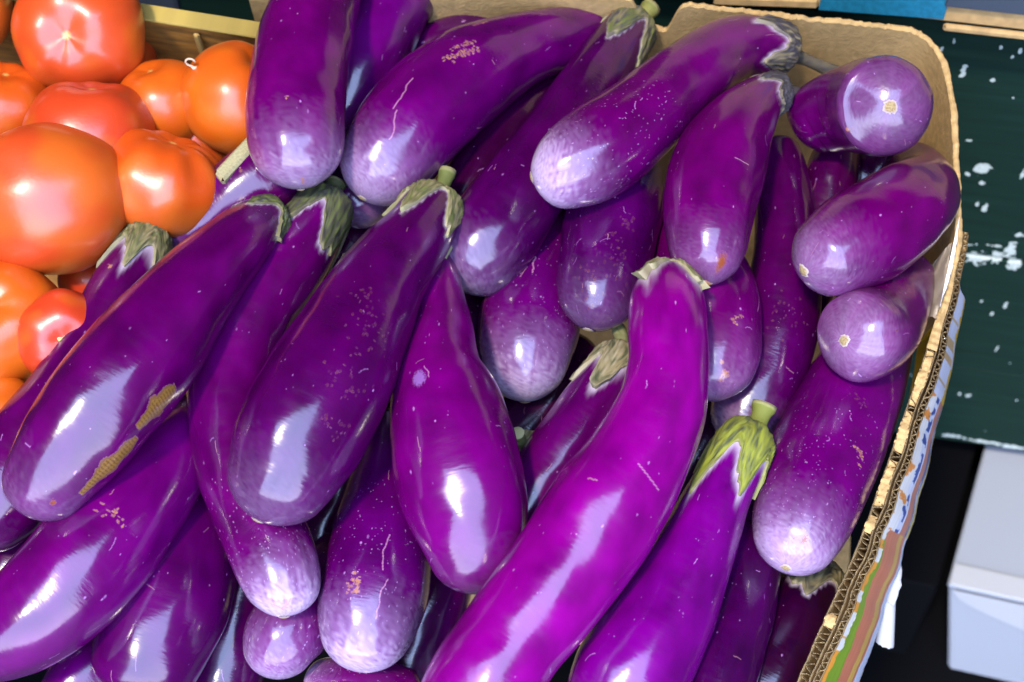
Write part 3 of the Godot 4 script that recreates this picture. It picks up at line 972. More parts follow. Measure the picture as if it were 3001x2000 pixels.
func cap_and_stalk(root: Node3D, sp: Dictionary, o: Dictionary, lowest: Vector3) -> void:
	var rows := 26
	var cols := 97
	var P := PackedVector3Array()
	var col := PackedColorArray()
	var sd := rng.randf() * 60.0
	var tone: Array = o.tone
	for i in rows:
		var v := minf(i / float(rows - 2), 1.0)
		for j in cols:
			var a := TAU * (j % (cols - 1)) / (cols - 1)
			var ed := edge_of(o, a)
			var s := ed * v
			var f := at_s(sp, s)
			var dir: Vector3 = f[2] * cos(a) + f[3] * sin(a)
			var off := 0.0021 * (1.0 - 0.5 * v) + 0.0006 * fine.get_noise_3d(cos(a) * 5.0 + sd, sin(a) * 5.0, v * 5.0)
			off += 0.0005 * fine.get_noise_2d(a * 7.0 + sd, v * 1.5) + 0.0007 * fine.get_noise_3d(cos(a) * 3.0, sin(a) * 3.0 + sd, v * 2.5)
			if o.curl > 0.0:
				off += o.curl * pow(v, 4.0) * clampf((ed - o.base) / o.reach, 0.0, 1.0) * (0.5 + 0.5 * sin(a * 2.0 + sd))
			if i == rows - 1:
				off = minf(off - 0.0012, -0.0002)
			P.append(f[0] + dir * (f[1] + off) - f[4] * (0.0012 * (1.0 - v)) - lowest)
			var k := clampf(0.5 + 1.3 * fine.get_noise_3d(cos(a) * 4.2 + sd, sin(a) * 4.2, v * 4.0), 0, 1)
			var c: Color = tone[0].lerp(tone[1], k)
			var streak := clampf(0.5 + fine.get_noise_2d(a * 9.0 + sd, v * 1.2), 0.0, 1.0)
			c = c.lerp(tone[2], clampf((streak - 0.5) * 1.6, 0.0, 0.6))
			if v > 0.9:
				c = c.lerp(tone[3], (v - 0.9) * 4.0)
			col.append(c)
	var cm := tinted(0.75)
	cm.heightmap_enabled = true
	cm.heightmap_texture = paper_bump
	cm.heightmap_scale = 0.02
	var cap := part("calyx", grid(P, rows, cols, PackedVector2Array(), col), cm, root)
	var f0 := at_s(sp, 0.0)
	var dir: Vector3 = (-f0[4]).normalized()
	var bend: Vector3 = o.bend
	var path := []
	var rr := []
	for i in 12:
		var t := i / 11.0
		path.append(f0[0] - lowest + dir * (0.0008 + o.stalk * t) + bend * o.stalk * t * t - dir * 0.004 * (1.0 - t))
		rr.append(o.girth * (1.0 + 0.9 * exp(-t * 7.0) + 0.1 * sin(t * 9.0 + sd)) * (1.0 + (0.14 if i > 9 else 0.0)))
	var sm := tube(path, rr, 12)
	var arr := sm.surface_get_arrays(0)
	var sc := PackedColorArray()
	var vs: PackedVector3Array = arr[Mesh.ARRAY_VERTEX]
	for i in vs.size():
		var k := clampf(0.5 + fine.get_noise_3dv(vs[i] * 300.0), 0, 1)
		var ring := i / 13
		var c: Color = tone[0].lerp(tone[2], k).lerp(o.stalk_tone, 0.6)
		if ring >= 12:
			c = Color(0.4, 0.36, 0.16)
		sc.append(c)
	arr[Mesh.ARRAY_COLOR] = sc
	var m2 := ArrayMesh.new()
	m2.add_surface_from_arrays(Mesh.PRIMITIVE_TRIANGLES, arr)
	part("stalk", m2, tinted(0.8), cap)


func dab(im: Image, x: float, y: float, rx: float, ry: float, c: Color, rough: float) -> void:
	for yy in range(int(y - ry * 1.5), int(y + ry * 1.5) + 1):
		if yy < 0 or yy > 511:
			continue
		for xx in range(int(x - rx * 1.5), int(x + rx * 1.5) + 1):
			var d := Vector2((xx - x) / rx, (yy - y) / ry).length() + fine.get_noise_2d(xx * 0.25, yy * 0.25) * rough
			if d < 1.0:
				var px := posmod(xx, 512)
				var al := c.a * clampf((1.0 - d) * 3.0, 0.0, 1.0)
				if al > im.get_pixel(px, yy).a:
					im.set_pixel(px, yy, Color(c.r, c.g, c.b, al))


func specks(o: Dictionary, L: float, wide: float) -> Texture2D:
	var im := Image.create(512, 512, false, Image.FORMAT_RGBA8)
	im.fill(Color(0.75, 0.5, 0.78, 0.0))
	var ppx := 512.0 / (TAU * wide)      # pixels per metre round and along
	var ppy := 512.0 / L
	var dust := int(rng.randf_range(160, 300))
	for i in dust:
		var x := rng.randf() * 512.0
		var y := rng.randf() * 512.0
		if fine.get_noise_2d(x * 0.012 + y * 0.003, y * 0.012) < rng.randf_range(-0.25, 0.3):
			continue
		var big := pow(rng.randf(), 4.0)
		var al := rng.randf_range(0.2, 0.75)
		var w := 0.00018 + 0.0005 * big
		dab(im, x, y, maxf(0.7, w * ppx), maxf(0.7, w * ppy * rng.randf_range(0.8, 1.8)), Color(0.66, 0.46, 0.68, al), 0.2)
	for i in int(rng.randf_range(10, 26)):      # fine scratches, bunched
		var x := rng.randf() * 512.0
		var y := rng.randf() * 512.0
		var an := rng.randf_range(-0.5, 0.5) + (PI * 0.5 if rng.randf() < 0.65 else 0.0)
		var ln := rng.randf_range(0.001, 0.006)
		var al := rng.randf_range(0.25, 0.7)
		var tan := rng.randf() < 0.35
		var bend := rng.randf_range(-0.5, 0.5)
		for q in 24:
			var t := q / 23.0
			var xx := x + cos(an + bend * t) * ln * t * ppx
			var yy := y + sin(an + bend * t) * ln * t * ppy
			if yy >= 0 and yy < 512:
				im.set_pixel(posmod(int(xx), 512), int(yy), Color(0.6, 0.42, 0.30, al) if tan else Color(0.64, 0.45, 0.66, al))
	if o.get("pale", 0.0) > 0.5:      # freckles toward the tip
		for i in 700:
			var y := 511.0 - pow(rng.randf(), 1.4) * wide * 3.2 * ppy
			dab(im, rng.randf() * 512.0, y, maxf(0.7, 0.0005 * ppx * rng.randf()), maxf(0.7, 0.0005 * ppy * rng.randf()), Color(0.70, 0.60, 0.72, rng.randf_range(0.15, 0.55)), 0.4)
	for k in o.get("marks", []):
		mark(im, k, ppx, ppy)
	return ImageTexture.create_from_image(im)


func mark(im: Image, k: Array, ppx: float, ppy: float) -> void:
	# [kind, u0, v0, u1, v1, half width in metres]
	var kind: String = k[0]
	var w: float = k[5]
	var n := maxi(2, int(Vector2((k[3] - k[1]) * 512.0, (k[4] - k[2]) * 512.0).length() * 1.5))
	var al := Vector2((k[3] - k[1]) * 512.0 / ppx, (k[4] - k[2]) * 512.0 / ppy)
	var side := Vector2(-al.y, al.x).normalized()
	for q in n:
		var t := q / float(n)
		var x: float = lerpf(k[1], k[3], t) * 512.0
		var y: float = lerpf(k[2], k[4], t) * 512.0
		if kind == "cork":
			var ww := w * (0.45 + 0.75 * sin(PI * clampf(t * 1.15, 0.03, 1.0))) * (1.0 + 0.4 * fine.get_noise_2d(t * 3.5, 2.0 + k[1] * 20.0) + 0.12 * fine.get_noise_2d(t * 24.0, 5.0))
			var hole := 0.55 + 0.45 * fine.get_noise_2d(t * 7.0, 8.0) > 0.12
			if not hole:
				continue
			for z in 41:
				var e := z / 20.0 - 1.0
				var px := posmod(int(x + side.x * e * ww * ppx), 512)
				var py := clampi(int(y + side.y * e * ww * ppy), 0, 511)
				var rung := sin(t * w * 0.0 + t * al.length() / 0.0016 * TAU + e * 0.8)
				var c := Color(0.50, 0.365, 0.15).lerp(Color(0.29, 0.19, 0.065), 1.0 * (0.5 if rung + 0.8 * fine.get_noise_2d(x * 0.3, e * 3.0) > 0.3 and absf(e) < 0.7 else 0.15 * absf(e)))
				im.set_pixel(px, py, Color(c.r, c.g, c.b, 0.92 if absf(e) < 0.75 else 0.6))
		elif kind == "line":
			dab(im, x + fine.get_noise_2d(t * 0.8, k[1] * 40.0) * 0.0022 * ppx, y, maxf(0.7, w * ppx), maxf(0.7, w * ppy), Color(0.64, 0.42, 0.5, 0.65), 0.2)
		elif kind == "rust":
			if q % 2 == 0:
				dab(im, x + rng.randfn(0.0, w * 0.5) * ppx, y + rng.randfn(0.0, w * 0.5) * ppy, rng.randf_range(0.0002, 0.0009) * ppx, rng.randf_range(0.0002, 0.0009) * ppy, Color(0.36, 0.17, 0.13, rng.randf_range(0.2, 0.6)), 0.45)
		elif kind == "tan":
			if q % 2 == 0:
				dab(im, x + rng.randfn(0.0, w * 0.4) * ppx, y + rng.randfn(0.0, w * 0.4) * ppy, rng.randf_range(0.0004, 0.0016) * ppx, rng.randf_range(0.0003, 0.0010) * ppy, Color(0.62, 0.42, 0.28, rng.randf_range(0.4, 0.85)), 0.5)
		elif kind == "rot":
			dab(im, x, y, w * ppx, w * ppy * 0.9, Color(0.48, 0.24, 0.04, 0.9), 0.8)
		elif kind == "patch":
			dab(im, x, y, w * ppx, w * ppy, Color(0.5, 0.34, 0.58, 0.75), 0.35)


func build_eggplants() -> void:
	var green := Color(0.10, 0.115, 0.02)
	var moss := Color(0.045, 0.05, 0.018)
	var slate := Color(0.04, 0.034, 0.045)
	var umber := Color(0.028, 0.022, 0.02)
	var straw := Color(0.22, 0.175, 0.08)
	var cream := Color(0.34, 0.28, 0.17)
	var lime := Color(0.19, 0.20, 0.015)
	eggplant("thick bright eggplant at centre right, its stem end turned up inside a cream calyx rim",
		[[0.0753, 0.8396, -0.0080, 0.0117], [0.0745, 0.8453, 0.0105, 0.0175], [0.0735, 0.8483, 0.0315, 0.0188], [0.0721, 0.8444, 0.0515, 0.0187], [0.0674, 0.8382, 0.0718, 0.0207], [0.0547, 0.8309, 0.0954, 0.0240], [0.0405, 0.8243, 0.1165, 0.0264], [0.0221, 0.8162, 0.1419, 0.0249], [0.0029, 0.8083, 0.1665, 0.0238], [-0.0146, 0.8008, 0.1893, 0.0235], [-0.0327, 0.7887, 0.2111, 0.0176]],
		{"pale": 0.12, "phase": 0.75, "lobes": 4, "base": 0.0040, "reach": 0.0172, "sharp": 1.4, "bloom": 0.0150, "curl": 0.0060, "stalk": 0.0050, "girth": 0.0033, "bend": Vector3(0.0000, -0.9111, -0.4581), "tone": [straw, green, cream, cream], "stalk_tone": green, "dark": 1.12, "marks": [["line", -0.017, 0.441, -0.117, 0.456, 0.0003]]})
	eggplant("broad eggplant beside the tomatoes with a tan corky ladder scar along its lower side",
		[[-0.1184, 0.8391, -0.0496, 0.0097], [-0.1277, 0.8439, -0.0386, 0.0139], [-0.1378, 0.8479, -0.0192, 0.0175], [-0.1542, 0.8478, 0.0099, 0.0218], [-0.1717, 0.8451, 0.0419, 0.0260], [-0.1894, 0.8385, 0.0707, 0.0259], [-0.2066, 0.8279, 0.0934, 0.0221], [-0.2202, 0.8120, 0.1091, 0.0159]],
		{"pale": 0.25, "phase": 0.90, "lobes": 4, "base": 0.0050, "reach": 0.0234, "sharp": 2.2, "bloom": 0.0030, "curl": 0.0030, "stalk": 0.0140, "girth": 0.0033, "bend": Vector3(0.4000, 0.1847, -0.2364), "tone": [green, moss, slate, straw], "stalk_tone": green, "scar": 0.0026, "dark": 0.50, "marks": [["cork", -0.129, 0.585, -0.107, 0.705, 0.0046], ["cork", -0.133, 0.720, -0.116, 0.880, 0.0040], ["rot", -0.044, 0.914, -0.045, 0.914, 0.0016]]})
	eggplant("large eggplant at centre left with brown scuffs and a green cap",
		[[-0.0396, 0.8336, -0.0632, 0.0157], [-0.0469, 0.8399, -0.0394, 0.0175], [-0.0662, 0.8427, 0.0029, 0.0231], [-0.0805, 0.8419, 0.0446, 0.0284], [-0.0944, 0.8371, 0.0783, 0.0297], [-0.1041, 0.8301, 0.0996, 0.0251], [-0.1140, 0.8214, 0.1184, 0.0175]],
		{"pale": 0.20, "phase": 0.45, "lobes": 5, "base": 0.0090, "reach": 0.0234, "sharp": 2.6, "bloom": 0.0030, "curl": 0.0015, "stalk": 0.0160, "girth": 0.0037, "bend": Vector3(0.1000, 0.5270, -0.3497), "tone": [green, straw, moss, cream], "stalk_tone": green, "scar": 0.0032, "dark": 0.42, "marks": [["rust", 0.013, 0.462, -0.080, 0.579, 0.0100], ["rust", -0.017, 0.657, -0.091, 0.697, 0.0100], ["rust", -0.054, 0.770, -0.103, 0.775, 0.0050]]})
	eggplant("pear shaped eggplant in the middle with a small square pale scar below its neck",
		[[-0.0419, 0.8174, -0.0431, 0.0108], [-0.0367, 0.8224, -0.0126, 0.0126], [-0.0350, 0.8221, 0.0094, 0.0163], [-0.0354, 0.8211, 0.0336, 0.0216], [-0.0311, 0.8194, 0.0554, 0.0272], [-0.0260, 0.8150, 0.0826, 0.0300], [-0.0197, 0.8077, 0.1076, 0.0275], [-0.0156, 0.7995, 0.1245, 0.0222], [-0.0128, 0.7890, 0.1370, 0.0167]],
		{"pale": 0.10, "scar": 0.0024, "dark": 0.72, "marks": [["patch", 0.047, 0.496, 0.044, 0.501, 0.0042], ["line", 0.018, 0.471, 0.021, 0.506, 0.0003]]})
	eggplant("curved eggplant at upper right with brown stalk pointing right and chalky white tip",
		[[0.1523, 0.8473, -0.1644, 0.0115], [0.1390, 0.8545, -0.1611, 0.0157], [0.1180, 0.8608, -0.1523, 0.0178], [0.0923, 0.8642, -0.1258, 0.0197], [0.0678, 0.8647, -0.0965, 0.0219], [0.0458, 0.8629, -0.0747, 0.0246], [0.0269, 0.8614, -0.0615, 0.0213], [0.0099, 0.8597, -0.0570, 0.0143]],
		{"pale": 0.75, "phase": 0.75, "lobes": 5, "base": 0.0120, "reach": 0.0172, "sharp": 1.8, "bloom": 0.0060, "curl": 0.0010, "stalk": 0.0260, "girth": 0.0036, "bend": Vector3(0.3500, -0.0271, 0.3595), "tone": [slate, umber, straw, cream], "stalk_tone": umber, "scar": 0.0030, "dark": 0.58})
	eggplant("slim dark eggplant running down from a grey green cap, under the white tipped one",
		[[0.0697, 0.8329, -0.2034, 0.0130], [0.0629, 0.8370, -0.1880, 0.0153], [0.0492, 0.8362, -0.1616, 0.0179], [0.0303, 0.8336, -0.1245, 0.0193], [0.0123, 0.8289, -0.0913, 0.0221], [-0.0049, 0.8216, -0.0636, 0.0246], [-0.0173, 0.8145, -0.0472, 0.0244], [-0.0327, 0.8051, -0.0350, 0.0176]],
		{"pale": 0.40, "phase": 0.50, "lobes": 4, "base": 0.0100, "reach": 0.0265, "sharp": 2.0, "bloom": 0.0030, "curl": 0.0020, "stalk": 0.0130, "girth": 0.0049, "bend": Vector3(0.5000, 0.4654, -0.2709), "tone": [slate, green, straw, cream], "stalk_tone": lime, "scar": 0.0026, "dark": 0.36, "marks": [["rot", 0.031, 0.991, -0.007, 0.991, 0.0016]]})
	eggplant("fat smooth eggplant at top middle with tan flecks on its back and pale left tip",
		[[0.0528, 0.8251, -0.2112, 0.0132], [0.0306, 0.8347, -0.1915, 0.0173], [0.0008, 0.8423, -0.1702, 0.0218], [-0.0263, 0.8461, -0.1442, 0.0272], [-0.0489, 0.8457, -0.1167, 0.0282], [-0.0652, 0.8406, -0.0893, 0.0255], [-0.0777, 0.8332, -0.0682, 0.0158]],
		{"pale": 0.50, "scar": 0.0026, "dark": 0.62, "marks": [["tan", 0.074, 0.617, 0.048, 0.523, 0.0030], ["tan", 0.097, 0.575, 0.072, 0.508, 0.0018], ["tan", 0.211, 0.601, 0.211, 0.544, 0.0018], ["tan", 0.150, 0.463, 0.145, 0.417, 0.0010], ["line", 0.088, 0.806, 0.105, 0.710, 0.0004], ["line", 0.051, 0.875, 0.088, 0.806, 0.0004]]})
	eggplant("upright blunt eggplant at top left beside the orange tomatoes, its rounded lower end facing out",
		[[-0.0958, 0.8703, -0.2388, 0.0198], [-0.1029, 0.8768, -0.1954, 0.0229], [-0.1077, 0.8761, -0.1526, 0.0245], [-0.1100, 0.8737, -0.1178, 0.0252], [-0.1102, 0.8696, -0.0897, 0.0250], [-0.1076, 0.8647, -0.0698, 0.0229], [-0.1060, 0.8527, -0.0556, 0.0157]],
		{"pale": 0.50, "phase": 0.60, "lobes": 5, "base": 0.0060, "reach": 0.0234, "sharp": 2.0, "bloom": 0.0040, "curl": 0.0010, "stalk": 0.0200, "girth": 0.0033, "bend": Vector3(0.0000, 0.1847, -0.2364), "tone": [slate, green, straw, cream], "stalk_tone": lime, "scar": 0.0022, "dark": 0.60, "marks": [["tan", 0.028, 0.820, 0.026, 0.825, 0.0012], ["tan", -0.000, 0.974, -0.019, 0.984, 0.0020]]})
	eggplant("eggplant seen end on in the far corner of the box, round with tan scar",
		[[0.1513, 0.8362, -0.1134, 0.0158], [0.1625, 0.8442, -0.1159, 0.0195], [0.1739, 0.8527, -0.1136, 0.0222], [0.1825, 0.8618, -0.1061, 0.0242], [0.1867, 0.8722, -0.0953, 0.0250], [0.1880, 0.8808, -0.0861, 0.0242], [0.1871, 0.8871, -0.0790, 0.0181]],
		{"pale": 0.20, "scar": 0.0036, "dark": 0.50, "marks": [["rust", 0.033, 0.884, 0.062, 0.884, 0.0030], ["tan", 0.051, 0.884, 0.054, 0.884, 0.0020]]})
	eggplant("stubby eggplant right of the white tipped one with orange rot at its lower tip",
		[[0.1431, 0.8577, -0.1215, 0.0087], [0.1309, 0.8608, -0.1138, 0.0123], [0.1171, 0.8612, -0.0938, 0.0188], [0.1068, 0.8577, -0.0738, 0.0234], [0.0996, 0.8534, -0.0505, 0.0239], [0.0957, 0.8485, -0.0229, 0.0201], [0.0939, 0.8414, -0.0031, 0.0123]],
		{"pale": 0.25, "phase": 0.90, "lobes": 5, "base": 0.0080, "reach": 0.0156, "sharp": 2.0, "bloom": 0.0060, "curl": 0.0010, "stalk": 0.0120, "girth": 0.0033, "bend": Vector3(0.3000, -0.1847, 0.2364), "tone": [umber, slate, umber, straw], "stalk_tone": umber, "scar": 0.0034, "dark": 0.55, "rot": true, "marks": [["rot", 0.026, 0.947, 0.021, 0.955, 0.0038], ["line", 0.036, 0.568, -0.008, 0.563, 0.0003]]})
	eggplant("plump eggplant pressed against the right wall with a pale round scar at its left tip",
		[[0.2185, 0.8143, -0.1123, 0.0133], [0.2158, 0.8294, -0.0784, 0.0187], [0.1976, 0.8441, -0.0497, 0.0237], [0.1746, 0.8489, -0.0282, 0.0253], [0.1539, 0.8509, -0.0122, 0.0207], [0.1401, 0.8518, -0.0025, 0.0130]],
		{"pale": 0.30, "scar": 0.0034, "dark": 0.60})
	eggplant("dull blunt eggplant under the white tipped one with brown specks round its tan tip scar",
		[[0.0744, 0.8097, -0.1461, 0.0196], [0.0621, 0.8175, -0.1042, 0.0231], [0.0539, 0.8204, -0.0694, 0.0252], [0.0483, 0.8177, -0.0414, 0.0242], [0.0432, 0.8144, -0.0179, 0.0208], [0.0385, 0.8075, -0.0014, 0.0136]],
		{"pale": 0.20, "scar": 0.0026, "dark": 0.42, "marks": [["rust", 0.029, 0.743, -0.046, 0.865, 0.0090], ["rust", 0.097, 0.856, 0.024, 0.942, 0.0060], ["rust", -0.003, 0.658, -0.038, 0.688, 0.0040]]})
	eggplant("slender bent eggplant with black brown cap curving left and down to a cracked white tip",
		[[-0.0965, 0.8277, -0.0713, 0.0127], [-0.1003, 0.8287, -0.0571, 0.0153], [-0.1112, 0.8242, -0.0357, 0.0191], [-0.1268, 0.8187, -0.0087, 0.0209], [-0.1355, 0.8133, 0.0175, 0.0210], [-0.1372, 0.8085, 0.0405, 0.0207], [-0.1330, 0.8034, 0.0651, 0.0202], [-0.1238, 0.7983, 0.0911, 0.0201], [-0.1116, 0.7935, 0.1165, 0.0197], [-0.1052, 0.7904, 0.1329, 0.0179], [-0.1039, 0.7836, 0.1466, 0.0127]],
		{"pale": 0.80, "phase": 0.75, "lobes": 4, "base": 0.0120, "reach": 0.0234, "sharp": 1.6, "bloom": 0.0050, "curl": 0.0020, "stalk": 0.0100, "girth": 0.0049, "bend": Vector3(0.1000, 0.2635, -0.1748), "tone": [umber, moss, green, straw], "stalk_tone": moss, "scar": 0.0028, "dark": 0.55, "marks": [["line", 0.017, 0.950, -0.010, 0.977, 0.0004], ["line", -0.031, 0.966, 0.002, 0.981, 0.0004], ["line", 0.067, 0.973, 0.002, 0.985, 0.0004]]})
	eggplant("short end on eggplant below the plump one by the right wall, cream scar facing out",
		[[0.2110, 0.7962, -0.0510, 0.0139], [0.1949, 0.8069, -0.0212, 0.0201], [0.1784, 0.8185, 0.0065, 0.0228], [0.1679, 0.8293, 0.0205, 0.0219], [0.1584, 0.8362, 0.0278, 0.0162]],
		{"pale": 0.30, "scar": 0.0032, "dark": 0.60, "marks": [["rust", 0.072, 0.792, 0.004, 0.401, 0.0040], ["rust", -0.067, 0.865, -0.066, 0.865, 0.0040]]})
	eggplant("eggplant at bottom centre with freckled white lower end and two thin scratches",
		[[-0.0607, 0.7661, 0.0291, 0.0179], [-0.0604, 0.7743, 0.0686, 0.0204], [-0.0622, 0.7762, 0.0993, 0.0240], [-0.0645, 0.7748, 0.1267, 0.0255], [-0.0681, 0.7703, 0.1468, 0.0225], [-0.0726, 0.7589, 0.1605, 0.0145]],
		{"pale": 0.80, "scar": 0.0034, "dark": 0.55, "marks": [["line", -0.048, 0.606, -0.040, 0.717, 0.0003], ["line", -0.060, 0.742, -0.055, 0.837, 0.0003], ["tan", 0.033, 0.752, 0.030, 0.797, 0.0040]]})
	eggplant("thick eggplant at the left edge below the corky scarred one with wide lavender sheen",
		[[-0.1594, 0.7802, 0.0335, 0.0176], [-0.1640, 0.7873, 0.0541, 0.0210], [-0.1778, 0.7901, 0.0860, 0.0253], [-0.1940, 0.7901, 0.1180, 0.0274], [-0.2126, 0.7861, 0.1417, 0.0254], [-0.2326, 0.7798, 0.1538, 0.0213], [-0.2515, 0.7720, 0.1586, 0.0139]],
		{"pale": 0.10, "dark": 0.70, "marks": [["tan", -0.005, 0.476, -0.042, 0.495, 0.0060]]})
	eggplant("dark glossy eggplant at bottom left with a bright streak along its top",
		[[-0.1551, 0.7415, 0.0287, 0.0160], [-0.1557, 0.7498, 0.0582, 0.0204], [-0.1589, 0.7538, 0.0874, 0.0242], [-0.1646, 0.7532, 0.1208, 0.0285], [-0.1721, 0.7481, 0.1469, 0.0268], [-0.1796, 0.7373, 0.1684, 0.0205]],
		{"pale": 0.05, "dark": 0.48})
	eggplant("long thin shouldered eggplant along the tomato side with a grey green cap and white collar",
		[[-0.1857, 0.8249, -0.0499, 0.0099], [-0.1887, 0.8254, -0.0370, 0.0129], [-0.1961, 0.8203, -0.0187, 0.0158], [-0.2040, 0.8130, 0.0077, 0.0182], [-0.2152, 0.8053, 0.0355, 0.0209], [-0.2297, 0.7982, 0.0610, 0.0235], [-0.2435, 0.7905, 0.0887, 0.0232], [-0.2547, 0.7843, 0.1112, 0.0123]],
		{"pale": 0.10, "phase": 0.10, "lobes": 5, "base": 0.0120, "reach": 0.0156, "sharp": 2.2, "bloom": 0.0100, "curl": 0.0010, "stalk": 0.0180, "girth": 0.0045, "bend": Vector3(0.2500, 0.4654, -0.2709), "tone": [moss, straw, green, cream], "stalk_tone": green, "dark": 0.48, "marks": [["tan", 0.077, 0.170, 0.057, 0.170, 0.0020]]})
	eggplant("short eggplant poking out left under the upright one, pale tip toward the tomatoes",
		[[-0.0970, 0.8290, -0.1192, 0.0141], [-0.1104, 0.8327, -0.1021, 0.0204], [-0.1301, 0.8317, -0.0844, 0.0206], [-0.1486, 0.8260, -0.0716, 0.0187], [-0.1674, 0.8181, -0.0622, 0.0150], [-0.1856, 0.8089, -0.0595, 0.0110]],
		{"pale": 0.40, "scar": 0.0024, "dark": 0.62, "marks": [["tan", 0.065, 0.575, 0.051, 0.575, 0.0020], ["tan", 0.055, 0.494, 0.050, 0.494, 0.0020]]})
	eggplant("freckled pale ended eggplant lying along the right wall with orange brown tip scar",
		[[0.1985, 0.7648, -0.0346, 0.0188], [0.1793, 0.7783, 0.0075, 0.0242], [0.1621, 0.7798, 0.0412, 0.0266], [0.1475, 0.7818, 0.0721, 0.0265], [0.1359, 0.7840, 0.1004, 0.0223], [0.1274, 0.7847, 0.1218, 0.0138]],
		{"pale": 0.55, "scar": 0.0026, "dark": 0.66, "marks": [["rust", 0.035, 0.459, 0.009, 0.490, 0.0040], ["rot", 0.019, 0.954, 0.017, 0.954, 0.0020], ["tan", -0.036, 0.620, -0.053, 0.655, 0.0035]]})
	eggplant("eggplant at lower right with a bright yellow green cap and white streaks below it",
		[[0.1157, 0.8017, 0.0588, 0.0105], [0.1090, 0.8031, 0.0698, 0.0137], [0.0982, 0.7980, 0.0886, 0.0152], [0.0856, 0.7909, 0.1150, 0.0190], [0.0703, 0.7835, 0.1425, 0.0231], [0.0524, 0.7754, 0.1730, 0.0258], [0.0372, 0.7685, 0.1987, 0.0192]],
		{"pale": 0.10, "phase": -0.15, "lobes": 5, "base": 0.0140, "reach": 0.0234, "sharp": 2.4, "bloom": 0.0130, "curl": 0.0010, "stalk": 0.0110, "girth": 0.0051, "bend": Vector3(0.1000, 0.5886, -0.4285), "tone": [lime, moss, lime, straw], "stalk_tone": green, "dark": 1.00})
	eggplant("eggplant behind the upright one at the top edge, rosy purple with a white capped end",
		[[-0.0542, 0.8493, -0.2588, 0.0205], [-0.0618, 0.8485, -0.2277, 0.0231], [-0.0720, 0.8444, -0.2018, 0.0237], [-0.0864, 0.8338, -0.1625, 0.0228], [-0.1003, 0.8167, -0.1318, 0.0193]],
		{"pale": 0.10, "phase": 0.20, "lobes": 5, "base": 0.0060, "reach": 0.0234, "sharp": 2.0, "bloom": 0.0100, "curl": 0.0010, "stalk": 0.0200, "girth": 0.0033, "bend": Vector3(0.0000, 0.1847, -0.2364), "tone": [slate, green, straw, cream], "stalk_tone": lime, "dark": 0.70})
	eggplant("pale lavender blunt eggplant in the middle hollow below the dark slim one",
		[[0.0420, 0.7717, -0.1215, 0.0200], [0.0272, 0.7815, -0.0795, 0.0230], [0.0136, 0.7857, -0.0418, 0.0260], [0.0081, 0.7833, -0.0171, 0.0264], [0.0067, 0.7791, 0.0011, 0.0225], [0.0066, 0.7690, 0.0158, 0.0140]],
		{"pale": 0.75, "scar": 0.0028, "dark": 0.60, "marks": [["line", 0.074, 0.543, 0.059, 0.620, 0.0004]]})
	eggplant("eggplant half hidden right of the upturned stem end, with fine cuts on its side",
		[[0.0926, 0.7901, -0.1008, 0.0193], [0.0952, 0.8041, -0.0564, 0.0230], [0.0997, 0.8093, -0.0193, 0.0258], [0.1007, 0.8089, 0.0086, 0.0239], [0.0995, 0.8065, 0.0258, 0.0198], [0.0990, 0.8012, 0.0383, 0.0128]],
		{"pale": 0.30, "dark": 0.62, "marks": [["line", -0.196, 0.585, -0.163, 0.716, 0.0003], ["tan", -0.076, 0.776, -0.060, 0.796, 0.0030], ["tan", -0.020, 0.936, -0.052, 0.946, 0.0040]]})
	eggplant("thin eggplant left of the upturned one with grey green cap and white collar",
		[[0.0561, 0.7988, 0.0077, 0.0097], [0.0508, 0.7995, 0.0192, 0.0130], [0.0407, 0.7945, 0.0357, 0.0164], [0.0263, 0.7877, 0.0583, 0.0183], [0.0102, 0.7784, 0.0812, 0.0190], [-0.0055, 0.7689, 0.1046, 0.0167]],
		{"pale": 0.10, "phase": 0.30, "lobes": 5, "base": 0.0120, "reach": 0.0140, "sharp": 1.8, "bloom": 0.0100, "curl": 0.0030, "stalk": 0.0140, "girth": 0.0033, "bend": Vector3(-0.6000, 0.1847, -0.2364), "tone": [moss, straw, cream, cream], "stalk_tone": green, "dark": 0.60})
	eggplant("small round ended eggplant at bottom left of centre, pale lavender",
		[[-0.0840, 0.7276, 0.0810, 0.0156], [-0.0952, 0.7447, 0.1127, 0.0192], [-0.1045, 0.7545, 0.1342, 0.0195], [-0.1097, 0.7541, 0.1453, 0.0181], [-0.1145, 0.7432, 0.1561, 0.0119]],
		{"pale": 0.60, "scar": 0.0024, "dark": 0.60})
	eggplant("long dull eggplant leaning deep behind the half hidden one, with scraped skin",
		[[0.1443, 0.8180, -0.1237, 0.0120], [0.1460, 0.8141, -0.0912, 0.0155], [0.1453, 0.8057, -0.0580, 0.0175], [0.1413, 0.7946, -0.0285, 0.0200], [0.1322, 0.7835, 0.0002, 0.0211], [0.1215, 0.7749, 0.0217, 0.0200], [0.1113, 0.7673, 0.0407, 0.0133]],
		{"pale": 0.50, "dark": 0.36, "marks": [["rust", 0.022, 0.585, -0.038, 0.656, 0.0120]]})
	eggplant("dark eggplant between the green capped one and the right wall",
		[[0.1346, 0.7497, 0.0315, 0.0136], [0.1249, 0.7548, 0.0639, 0.0163], [0.1162, 0.7538, 0.0935, 0.0180], [0.1068, 0.7533, 0.1267, 0.0192], [0.0937, 0.7538, 0.1628, 0.0190], [0.0831, 0.7549, 0.1930, 0.0137]],
		{"pale": 0.05, "dark": 0.34})
